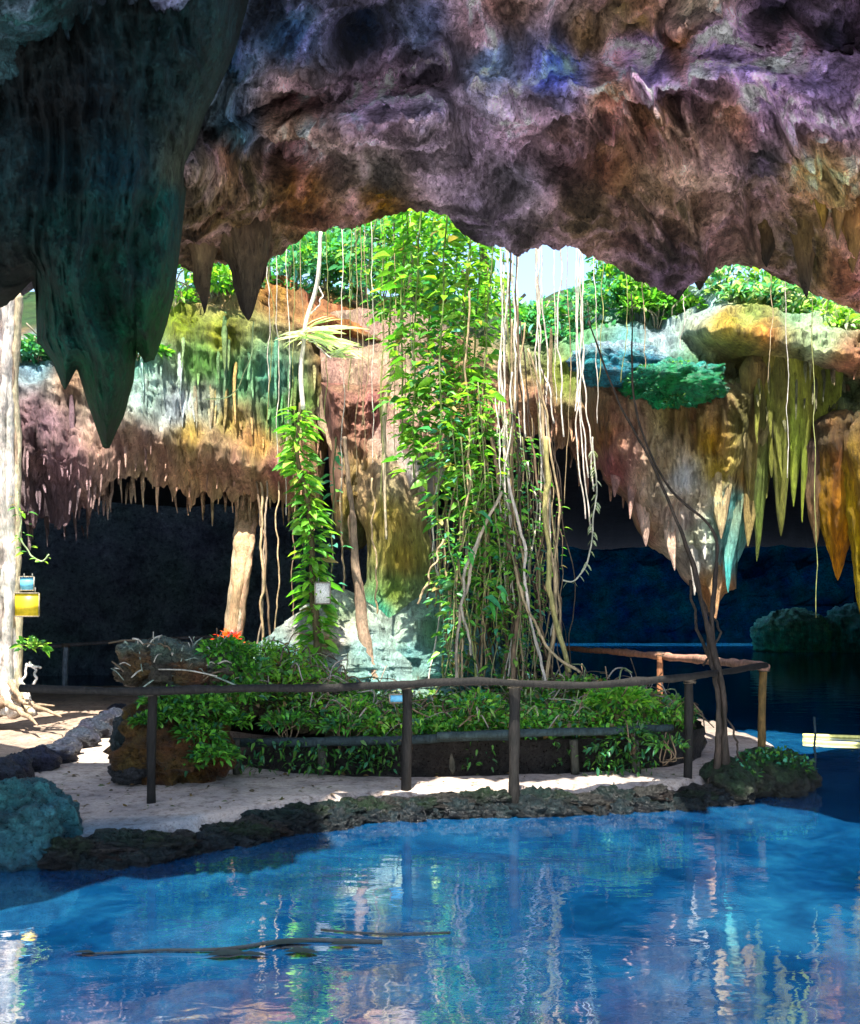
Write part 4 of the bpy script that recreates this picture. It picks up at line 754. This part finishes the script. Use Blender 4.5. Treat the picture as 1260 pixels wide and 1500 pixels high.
mb.leaves(pos, np.stack([np.cos(an), r_.normal(0, .4, 14), np.sin(an)], 1), r_.uniform(.2, .5, 14), (.6, .66, .52), width=.16, droop=.1); mb.build('leaves', M_LEAF, ep)
# pale bundles of aerial roots
for k, (u, u2, v0, v1) in enumerate([(734, 740, 360, 760), (742, 748, 365, 820), (748, 752, 360, 970), (752, 762, 370, 700), (757, 758, 372, 860), (738, 728, 400, 640), (763, 770, 370, 640), (745, 756, 372, 930)]):
    dk = k in (2, 4); root('white hanging root in the bundle right of the green vine curtain' if not dk else 'dark hanging root in the bundle right of the green vine curtain', [(u, v0-30, 11.9+.05*k), (u+rng.uniform(-4, 4), (v0+v1)/2, 11.9), (u2, v1, 11.9)], .012 if dk else .013, DKR if dk else PALER, 'root bundle right of the green curtain', seed=k, wob=.05, n=60)
for k, (u, um, u2, v1) in enumerate([(786, 786, 800, 700), (789, 792, 812, 620), (785, 790, 790, 780), (792, 800, 806, 900), (822, 820, 826, 640)]):
    root('pale hanging root left of the long curling one', [(u, 350, 12.2), (um, 520, 12.2), (u2, v1, 12.1)], .012, PALER, 'pale roots left of the curling one', seed=k+20, wob=.06, n=60)
for k, (u, um, u2, v1) in enumerate([(848, 846, 858, 760), (851, 852, 862, 700), (845, 848, 866, 780), (853, 858, 870, 720), (848, 842, 850, 560)]):
    root('long pale root in the loose bundle right of the thicket', [(u, 355, 12.3), (u+2, 480, 12.2), (um, 600, 12.1), (u2, v1, 12.1)], .0105, PALER, 'loose root bundle above the right cave mouth', seed=k+40, wob=.06, n=60)
cv = empty('curling_vine', P(850, 850, 12), 'bare vine curling up to a hook at its tip before the dark right cave', 'vine')
mb = MB(); pts = strand(mb, [(868, 640, 12), (872, 730, 12), (866, 790, 12), (852, 838, 12), (838, 852, 12), (824, 850, 12)], .012, (.42, .42, .34), n=60); mb.build('stem', M_ROOT, cv)
mb = MB(); r_ = np.random.default_rng(8); ii = r_.integers(4, 58, 46); mb.leaves(pts[ii], np.stack([r_.choice([-1, 1], 46)*.8, r_.normal(0, .3, 46), -.8+0*ii], 1), .10, (.38, .44, .30), width=.28); mb.build('leaves', M_LEAF, cv)
# thin strings
for k in range(30):
    u = [405, 428, 440, 500, 512, 528, 543, 558, 588, 598, 604, 612, 390, 560, 575, 420, 478, 535, 870, 880, 940, 1000, 915, 1128, 1150, 1190, 830, 810, 395, 520][k]
    v0 = float(LIP(u))-25; v1 = {0: 690, 1: 640, 2: 800, 18: 620, 19: 560, 20: 540, 21: 512, 22: 560, 23: 560, 24: 700, 25: 905}.get(k, 560+(k*53) % 200)
    root('thin '+['pale', 'olive', 'tan'][k % 3]+' root string '+('just right of the dark stalactites' if u < 470 else 'left of the green vine curtain' if u < 590 else 'in front of the green vine curtain' if u < 780 else 'above the right cave mouth' if u < 960 else 'near the massive rock pendant'), [(u, v0, 12.3+.1*(k % 4)), (u+3, (v0+v1)/2, 12.3), (u+rng.uniform(-6, 6), v1, 12.3)], .006, [PALER, OLV, TAN][k % 3], 'thin root strings from the arch lip', seed=k+60, wob=.05, n=40)
root('thin pale looping vine below the larger dark stalactite', [(372, 470, 9.5), (366, 520, 9.5), (352, 560, 9.5), (335, 580, 9.5), (300, 585, 9.5)], .006, (.3, .42, .2), wob=.02)
root('thick knotted tan root slanting down left of the green vine curtain', [(604, 380, 12.4), (598, 430, 12.4), (582, 490, 12.4), (572, 560, 12.4), (564, 600, 12.4), (562, 700, 12.4), (566, 790, 12.4)], [.02, .03, .035, .04, .035, .02, .015], (.50, .40, .28), seg=7, rough=.3, n=70)
# root thicket
for k in range(84):
    r_ = np.random.default_rng(300+k); u0 = r_.uniform(655, 805); v0 = r_.uniform(500, 700) if k > 12 else r_.uniform(360, 520); u1 = 735+(u0-730)*1.15+r_.normal(0, 18); um = (u0+u1)/2+r_.normal(0, 14)
    c = [PALER, TAN, BRN, DKR, TAN, OLV][r_.integers(0, 6)] if k < 54 else [BRN, DKR][k % 2]; y = r_.uniform(11.7, 12.6) if k < 54 else r_.uniform(12.3, 12.8)
    cn = {PALER: 'pale grey', TAN: 'tan', BRN: 'brown', DKR: 'dark brown', OLV: 'olive'}[c]
    root(f'{cn} root in the '+('left' if u0 < 705 else 'middle' if u0 < 755 else 'right')+' third of the root thicket', [(u0, v0, y), (um, (v0+920)/2, y), (um+r_.normal(0, 10), 860, y), (u1, 1005, y-.1)], r_.uniform(.005, .017), c, 'roots of the central thicket', seed=k, wob=.12, n=50)
for k, (px, r) in enumerate([([(745, 700, 11.6), (765, 800, 11.6), (775, 900, 11.5), (800, 1000, 11.4)], .02), ([(800, 640, 11.8), (800, 760, 11.8), (806, 860, 11.7), (822, 930, 11.6), (834, 985, 11.5)], .034), ([(790, 560, 11.9), (802, 700, 11.8), (808, 800, 11.8), (812, 900, 11.7), (800, 1000, 11.6)], .024), ([(720, 640, 11.8), (735, 760, 11.8), (760, 850, 11.7), (752, 1000, 11.5)], .03), ([(650, 790, 11.6), (630, 840, 11.5), (612, 885, 11.5)], .014), ([(735, 720, 11.5), (690, 830, 11.5), (672, 930, 11.4), (668, 1000, 11.4)], .02), ([(704, 780, 11.5), (680, 850, 11.4), (690, 960, 11.4)], .018), ([(755, 830, 11.4), (790, 930, 11.3), (812, 960, 11.3), (850, 985, 11.2)], .018)]):
    root(['pale grey root sweeping to the right at the front of the thicket', 'thick olive root at the right side of the thicket, forking at the planter', 'tan root along the right edge of the thicket', 'thick dark root in the core of the thicket', 'short arching root on the left side of the thicket', 'long thin root bowing to the left of the thicket', 'slim grey root bending at the lower left of the thicket', 'thin root arching right over the planter plants'][k], px, r, [(.55, .48, .42), (.34, .30, .12), TAN, BRN, TAN, (.42, .34, .26), (.44, .38, .30), TAN][k], seg=8, rough=.3, n=60, wob=.06, seed=k+200)
# trunk-like roots
root('brown trunk like root standing beside the cream stalagmite', [(505, 640, 13), (515, 760, 12.9), (524, 850, 12.8), (528, 900, 12.7), (538, 960, 12.5), (552, 1010, 12.3)], [.03, .035, .05, .07, .09, .11], (.24, .17, .12), seg=12, rough=.25, n=80)
t = empty('root_column', P(340, 945, 14.4), 'broad tan root column dropping from the curtain to a red flower at the left', 'root')
for k, (a_, b_, r0, r1) in enumerate([(362, 338, .17, .10), (352, 330, .07, .06), (374, 350, .08, .05), (366, 344, .08, .09)]):
    mb = MB(); strand(mb, [(a_+4, 640, 16.4), (a_, 745, 15.6), ((a_+b_)/2, 840, 14.4), (b_, 950, 14.3)], [r0, r0*.9, r0*.75, r1], [(.38, .26, .15), (.30, .24, .16), (.34, .22, .14), (.46, .38, .28)][k], seg=14, rough=.35, n=70, wob=.03, seed=k); mb.build('root_stem', M_ROOT, t)
for k, (a_, b_) in enumerate([(378, 384, ), (372, 398), (390, 376), (404, 402), (428, 424)]):
    root('slim brown root hanging beside the broad root column at the left', [(a_, 680, 15), ((a_+b_)/2+4, 840, 14.3), (b_, 950, 14.2)], .022-.003*k, [TAN, BRN, (.3, .24, .18)][k % 3], 'slim roots beside the broad root column', seed=k+11, wob=.1)
for k, u in enumerate([500, 512, 545, 622, 636, 648]):
    root('thin brown root hanging before the dark gaps around the central column', [(u, 700, 13.2), (u+4, 800, 13.2), (u+rng.uniform(-8, 8), 930, 13.1)], .016, [TAN, BRN][k % 2], 'thin roots before the central column', seed=k+31, wob=.1)
# dark roots at right, converging then going down to the corner
dr = empty('twisted_root', P(1062, 1150, 10), 'dark twisted root trunk dropping from the arch to the path near the right railing corner', 'root')
for px, r in [([(862, 470, 11.2), (905, 590, 11.1), (960, 690, 10.9), (1005, 800, 10.7), (1030, 880, 10.4), (1050, 965, 10.0), (1060, 1060, 9.85), (1064, 1150, 9.75)], [.018, .02, .025, .03, .05, .055, .06, .09]),
              ([(925, 430, 11.3), (935, 620, 11.1), (985, 720, 10.9), (1045, 780, 10.7), (1048, 850, 10.5), (1046, 930, 10.2), (1056, 1000, 9.9), (1070, 1150, 9.8)], [.015, .018, .022, .024, .03, .04, .045, .05]),
              ([(1050, 800, 11), (1048, 870, 10.6), (1040, 940, 10.2), (1050, 1010, 9.9), (1052, 1150, 9.7)], [.02, .03, .05, .05, .07]),
              ([(1012, 850, 10.7), (1020, 900, 10.5), (1030, 950, 10.2), (1052, 985, 10.0)], .03), ([(1030, 880, 10.5), (1052, 930, 10.2), (1030, 975, 10.1)], .02), ([(1060, 1030, 9.9), (1080, 1100, 9.8), (1088, 1140, 9.8)], .02), ([(1060, 1090, 9.85), (1040, 1140, 9.7), (1022, 1158, 9.6)], .025)]:
    mb = MB(); strand(mb, px, np.array(r)*.55 if np.ndim(r) else r*.55, (.035, .026, .02), seg=9, rough=.55, n=80, wob=.05, seed=len(px)); mb.build('root_stem', M_ROOT, dr)
# left tree with white lit roots
lt = empty('root_tree', P(8, 1045, 13), 'pale tree of fused aerial roots at the left edge of the view', 'tree')
for k, (a_, b_, r0, c) in enumerate([(-6, -10, .14, (.55, .48, .44)), (6, 4, .09, (.68, .62, .58)), (16, 14, .07, (.72, .68, .64)), (22, 26, .05, (.6, .52, .36)), (10, 22, .04, (.7, .64, .6)), (-20, -30, .2, (.3, .2, .14)), (24, 12, .03, (.4, .3, .22)), (2, 30, .035, (.62, .56, .5))]):
    mb = MB(); strand(mb, [(a_+(6 if k % 2 else 0), 430, 12.4), (a_, 600, 12.6), (a_+3, 760, 12.8), ((a_+b_)/2, 900, 12.9), (b_, 1000, 13), (b_+(22 if k % 2 else -6), 1048, 12.9)], [r0, r0, r0*.9, r0*.9, r0, r0*1.2], c, seg=10, rough=.3, n=90, wob=.06, seed=k); mb.build('trunk', M_ROOT, lt)
for px in ([(20, 1020, 12.9), (60, 1038, 12.5), (90, 1050, 12.2)], [(10, 1030, 12.8), (40, 1050, 12.3), (55, 1062, 12)], [(15, 1000, 12.9), (40, 1030, 12.6), (80, 1034, 12.6)]):
    mb = MB(); strand(mb, px, [.05, .04, .01], (.36, .26, .18), seg=8, rough=.2, n=30); mb.build('surface_root', M_ROOT, lt)
vine('thin green vine looping from the pale root tree at the left', [(26, 720, 12.6), (30, 780, 12.6), (45, 815, 12.6), (62, 822, 12.6), (72, 812, 12.6)], .012, (.34, .44, .24), 22, .1, GREENS, name='looping_vine')
mb = MB(); mb.leaves(*clump(P(46, 950, 12.6), .2, 60, .15, GREENS, 3)); tag(mb.build('leafy_plant', M_LEAF), 'small bright green plant beside the foot of the pale root tree', 'plant')
mb = MB()
for px in ([(40, 972, 12.6), (34, 1000, 12.5), (44, 1022, 12.5)], [(44, 970, 12.6), (52, 990, 12.5), (46, 1008, 12.5)], [(40, 975, 12.6), (60, 978, 12.5)]): strand(mb, px, .018, (.66, .64, .62), n=20)
tag(mb.build('root_tangle', M_ROOT), 'curled white roots under the small green plant at the left', 'root')
# signs
def sign(label, u, v, w, h, y, mat, cat='sign'):
    e = empty('sign', P(u, v, y), label, cat); W_, H_ = w/F*y, h/F*y; mb = MB(); c = P(u, v, y)
    mb.box(c, (W_, .03, H_), .15); mb.build('board', mat, e)
    m = MB()
    for a_, b_ in (((-1, -1), (1, -1)), ((1, -1), (1, 1)), ((1, 1), (-1, 1)), ((-1, 1), (-1, -1))): m.tube([c+[a_[0]*W_*.5, -.02+a_[0]*W_*.075, a_[1]*H_*.5], c+[b_[0]*W_*.5, -.02+b_[0]*W_*.075, b_[1]*H_*.5]], .009, 6, (.3, .26, .2))
    m.build('frame', M_WOOD, e); m = MB()
    for k in (-1, 1): m.tube([c+[k*W_*.3, .03, H_*.4], c+[k*W_*.3, .03, H_*.75]], .008, 5, (.2, .2, .18))
    m.build('hanger', M_WOOD, e); return e
sign('square yellow sign hanging beside the pale root tree', 40, 886, 34, 34, 12.2, M_YEL)
sign('small light blue sign above the yellow sign', 40, 855, 20, 20, 12.25, M_BLUE)
sign('small cream white notice fixed to the tall climbing vine', 473, 869, 22, 31, 11.8, M_WHITE)
sign('small pale blue plate among the planter plants by the middle post', 584, 1023, 26, 12, 9.9, M_BLUE)
# red flower
fl = empty('red_flower', P(338, 942, 14.0), 'bright red flowering plant at the foot of the broad root column', 'flower')
mb = MB(); r_ = np.random.default_rng(2); n = 70; d = r_.normal(0, 1, (n, 3)); d[:, 2] = np.abs(d[:, 2])+.3; d /= np.linalg.norm(d, axis=1)[:, None]
mb.leaves(P(339, 945, 14.0)+d*r_.uniform(0, .12, (n, 1)), d, r_.uniform(.14, .3, n), np.array([(.8, .03, .02), (.75, .06, .02), (.85, .14, .03)])[r_.integers(0, 3, n)], width=.4, up=np.zeros(3)); mb.build('petals', M_PETAL, fl)
mb = MB(); mb.tube(resample([P(339, 975, 14), P(338, 945, 14)], 6), .03, 6, (.1, .2, .05)); mb.build('stem', M_ROOT, fl)
# shrubs on the planter
for k, (u, v, y, rad, n, pal, lab) in enumerate([(905, 1030, 10.6, .36, 520, GREENS+LIME[:1], 'bushy bright green shrub at the right end of the planter'), (925, 1080, 10.0, .22, 150, DEEP, 'dark low shrub spilling off the right end of the planter'), (840, 1010, 11.2, .2, 200, GREENS+DEEP, 'small green shrub right of the root thicket'), (430, 1000, 11.2, .2, 130, GREENS+LIME[:2], 'bright green shrub in front of the cream stalagmite'), (390, 962, 11.2, .30, 300, GREENS+LIME[:1], 'bright green shrub below the red flower'), (330, 960, 10.8, .32, 300, GREENS, 'green creeper mound right of the rock outcrop head'), (520, 1040, 10.3, .22, 220, GREENS+LIME[:1], 'green shrub left of the middle railing post'), (700, 1035, 10.2, .28, 220, GREENS+TEAL[:1], 'small green shrub right of the middle railing post'), (420, 1062, 10.15, .26, 320, DEEP+GREENS[:2], 'dark green shrub just behind the low rail, right of the rock outcrop'), (500, 1066, 10.1, .22, 240, DEEP+GREENS[:2], 'dark green shrub behind the low rail, left of the middle post'), (980, 1095, 9.7, .2, 90, DEEP, 'small dark plant on the sand near the right railing post'), (478, 1000, 12.2, .14, 60, TEAL, 'teal green plant at the foot of the cream stalagmite'), (668, 985, 12.4, .22, 120, TEAL, 'teal leaved plant at the foot of the central column')]):
    e = empty('shrub', P(u, v+40, y), lab, 'shrub'); mb = MB(); mb.leaves(*clump(P(u, v, y), rad, n, .13 if rad > .3 else .10, pal, 30+k, (1.15, .8, .75)), width=.3); mb.build('leaves', M_LEAF, e)
    mb = MB()
    for j in range(6): mb.tube(resample([P(u, v+rad*100, y), P(u, v+20, y)+rng.normal(0, .05, 3), P(u, v-10, y)+rng.normal(0, rad*.5, 3)], 8), .008, 5, BRN)
    mb.build('stems', M_ROOT, e)
# broad teal leaves hanging in the thicket
for k, (u, v, s_) in enumerate([(704, 760, .26), (686, 812, .2), (716, 885, .26), (735, 870, .16)]):
    e = empty('broad_leaf', P(u, v, 11.4), 'broad green leaf hanging in the root thicket, '+['uppermost', 'second from the top', 'lowest', 'small one near the lowest'][k], 'leaf', 'broad leaves among the roots'); mb = MB()
    mb.leaves([P(u-8, v-10, 11.4), P(u, v-4, 11.4)], [(.9, -.2, -.25), (.35, -.3, -.8)], [s_, s_*.75], [(.07, .36, .16), (.10, .44, .10)], width=.6, droop=.5); mb.build('blade', M_LEAF, e)
    mb = MB(); mb.tube(resample([P(u-8, v-10, 11.4), P(u+4, v-60, 11.5)], 6), .006, 4, OLV); mb.build('stalk', M_ROOT, e)
# foliage around the rim of the opening
RB = [(60, 518, 14.6, .5, TEAL), (30, 520, 14.4, .4, TEAL), (120, 505, 15, .5, TEAL), (205, 520, 14.6, .35, GREENS), (270, 420, 15.4, .6, LIME+GREENS), (318, 415, 15.8, .7, TEAL), (360, 430, 16, .4, DEEP), (425, 395, 16.4, .8, TEAL), (480, 390, 16.8, 1.0, TEAL+GREENS), (530, 400, 17, 1.0, TEAL+DEEP), (560, 370, 18, 1.2, GREENS+DEEP), (600, 440, 16.6, .7, DEEP), (505, 350, 18, 1.0, TEAL), (740, 440, 17.5, .8, GREENS), (780, 480, 16.6, .7, GREENS+TEAL), (830, 500, 16.2, .6, TEAL), (860, 460, 16.2, .7, TEAL), (890, 420, 17, .8, LIME+TEAL), (925, 440, 16.2, .6, DEEP+GREENS), (960, 455, 15.8, .6, GREENS), (1050, 420, 15.6, .6, TEAL+PALE), (1100, 430, 15.4, .6, TEAL+LIME), (1150, 440, 15, .6, TEAL+PALE), (1200, 470, 14.8, .6, PALE+LIME), (1240, 490, 14.6, .5, PALE+LIME), (1000, 460, 15.6, .5, GREENS)]
for k, (u, v, y, rad, pal) in enumerate(RB):
    side = 'left of the vine curtain' if u < 600 else 'before the black rock point' if u < 985 else 'beyond the black rock point'
    dep = 'pale' if pal[0][0] > .3 else 'teal' if pal[0] == TEAL[0] else 'deep green'
    e = empty('rim_bush', P(u, v+rad*60, y), ('small ' if rad < .55 else 'middling ' if rad < .75 else 'big ')+f'{dep} rim bush {side}', 'bush', f'{dep} bushes on the far rim {side}')
    mb = MB()
    for j in range(5):
        cc = P(u, v, y)+rng.normal(0, rad*.45, 3)*[1.2, .5, .6]; mb.leaves(*clump(cc, rad*.6, int(110*rad/.6), .17, pal, 400+k*7+j, (1, .8, .8), upb=.2), width=.38)
    mb.build('crown', M_LEAF, e); mb = MB()
    for j in range(5): mb.tube(resample([P(u, v+rad*70, y+.2), P(u, v, y)+rng.normal(0, .08, 3), P(u, v-rad*30, y)+rng.normal(0, rad*.35, 3)], 8), .014, 5, (.4, .34, .26))
    mb.build('trunk', M_ROOT, e)
# moss pads on the ledge right of centre
mm = empty('moss_mound', P(990, 600, 13.9), 'vivid green and teal moss mound on the ledge right of the pale roots', 'moss')
mb = MB(); rock_into(mb, P(990, 562, 14.0), (.66, .5, .26), 31, nlat=60, nlon=80, amp=.5, col=(.03, .20, .08), moss=(.08, .36, .26)); mb.build('mossy_core', M_ROCK, mm)
mb = MB()
for j in range(9): mb.leaves(*clump(P(990+[-50, 0, 45, -25, 25, -45, 5, 40, 0][j], 560+[0, -22, -5, 14, 18, -14, 5, 14, 30][j], 13.75), .20, 150, .05, [TEAL, GREENS, DEEP][j % 3]+TEAL[:2], 77+j, (1.1, .9, .8)), width=.5)
mb.build('moss_tufts', M_LEAF, mm)
mb = MB(); rock_into(mb, P(905, 535, 14.2), (.6, .4, .25), 33, nlat=40, nlon=60, amp=.4, col=(.06, .24, .30), moss=(.4, .55, .6)); tag(mb.build('ledge_rock', M_ROCK), 'blue white lichen covered rock on the ledge left of the moss mound', 'rock')
# trees on the ground above, seen through the opening
for k, (x, y, h) in enumerate([(-9, 24, 7), (-5, 26, 8), (-2.0, 23, 6), (1.5, 27, 8), (9, 24, 7), (-13, 25, 7)]):
    e = empty('tree', (x, y, 9.5), 'leafy tree on the ground above the cave behind the opening', 'tree', 'trees above the cave'); mb = MB()
    mb.tube(resample([(x, y, 9), (x+.2, y, 11), (x-.1, y, 9+h*.8)], 12), np.linspace(.22, .07, 12), 8, BRN)
    for j in range(6): a_ = j*1.05; mb.tube(resample([(x, y, 10.5+j*.5), (x+math.cos(a_)*1.4, y+math.sin(a_)*1.2, 11.8+j*.5)], 6), .05, 5, BRN)
    mb.build('trunk', M_WOOD, e); mb = MB()
    for j in range(16): mb.leaves(*clump(np.array([x, y, 9+h*.6])+rng.normal(0, 1, 3)*[1.6, 1.2, 1.5], .9, 130, .28, GREENS+LIME[:1]+TEAL[:2], 900+k*20+j, upb=.1), width=.4)
    mb.build('crown', M_LEAF, e)
# dark reflections on the water, modelled as a thin stem with leaf shapes
fb = empty('water_reflection', G(330, 1388, .01), 'dark slender water reflections modelled as strips and leaf shapes at the lower left', 'reflection')
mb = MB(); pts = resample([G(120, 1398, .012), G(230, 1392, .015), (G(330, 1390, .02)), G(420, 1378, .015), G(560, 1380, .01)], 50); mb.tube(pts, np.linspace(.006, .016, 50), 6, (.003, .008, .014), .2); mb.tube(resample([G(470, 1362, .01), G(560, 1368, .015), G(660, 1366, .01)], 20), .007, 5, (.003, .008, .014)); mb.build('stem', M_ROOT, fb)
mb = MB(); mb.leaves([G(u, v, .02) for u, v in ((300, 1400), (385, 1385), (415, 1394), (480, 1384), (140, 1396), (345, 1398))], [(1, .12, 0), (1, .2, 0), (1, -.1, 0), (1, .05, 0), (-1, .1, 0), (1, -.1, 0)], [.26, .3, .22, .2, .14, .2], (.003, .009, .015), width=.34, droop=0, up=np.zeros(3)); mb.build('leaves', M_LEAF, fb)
# yellow floats and a root's reflection built as a thin upright strand
for k, (v0, v1, lab) in enumerate([(1077, 1081, 'long yellow floating tube on the water at the right, the farther of two'), (1086, 1092, 'long yellow floating tube on the water at the right, the nearer of two')]):
    mb = MB(); a_ = G(1176, v0, .02); b_ = G(1300, v1, .02); mb.tube(resample([a_, b_], 20, False), .028, 10, (1, 1, 1)); tag(mb.build('floating_tube', M_TUBE), lab, 'float', 'yellow tubes on the water')
mb = MB(); b_ = G(1193, 1134, 0); strand(mb, [(1193, 1050, b_[1]), (1194, 1134, b_[1])], .014, (.03, .05, .06), n=10, wob=.02); tag(mb.build('root_reflection', M_WOOD), 'dark reflection of a hanging root modelled upright in the water before the yellow tubes', 'root_reflection')
# fallen leaves on the sand
mb = MB(); n = 420; uu = rng.uniform(60, 1090, n); vv = rng.uniform(1115, 1190, n); pos = np.array([G(a_, b_, PATH+.03) for a_, b_ in zip(uu, vv)])
yf = np.interp(pos[:, 0], [f[0] for f in front], [f[1] for f in front]); pos = pos[pos[:, 1] > yf+.15]; n = len(pos)
mb.leaves(pos, rng.normal(0, 1, (n, 3))*[1, 1, .15], rng.uniform(.03, .08, n), np.array([(.14, .09, .05), (.22, .14, .07), (.08, .06, .04), (.10, .12, .05)])[rng.integers(0, 4, n)], width=.5, droop=.05)
tag(mb.build('fallen_leaves', M_LEAF), 'small brown fallen leaves scattered on the pale sand', 'leaves', kind='stuff')

# look-alikes of a small set are told apart by their order from the left
by = {}
for o in COL.objects:
    if o.parent is None and o.get('label') and o.get('group'): by.setdefault(o['label'], []).append(o)
for lab, os_ in by.items():
    if 2 <= len(os_) <= 14 and len(lab.replace(',', '').split()) <= 12:
        os_.sort(key=lambda o: o.location.x/max(1, o.location.y))
        for k, o in enumerate(os_): o['label'] = f'{lab}, {ORD[k]} from the left'
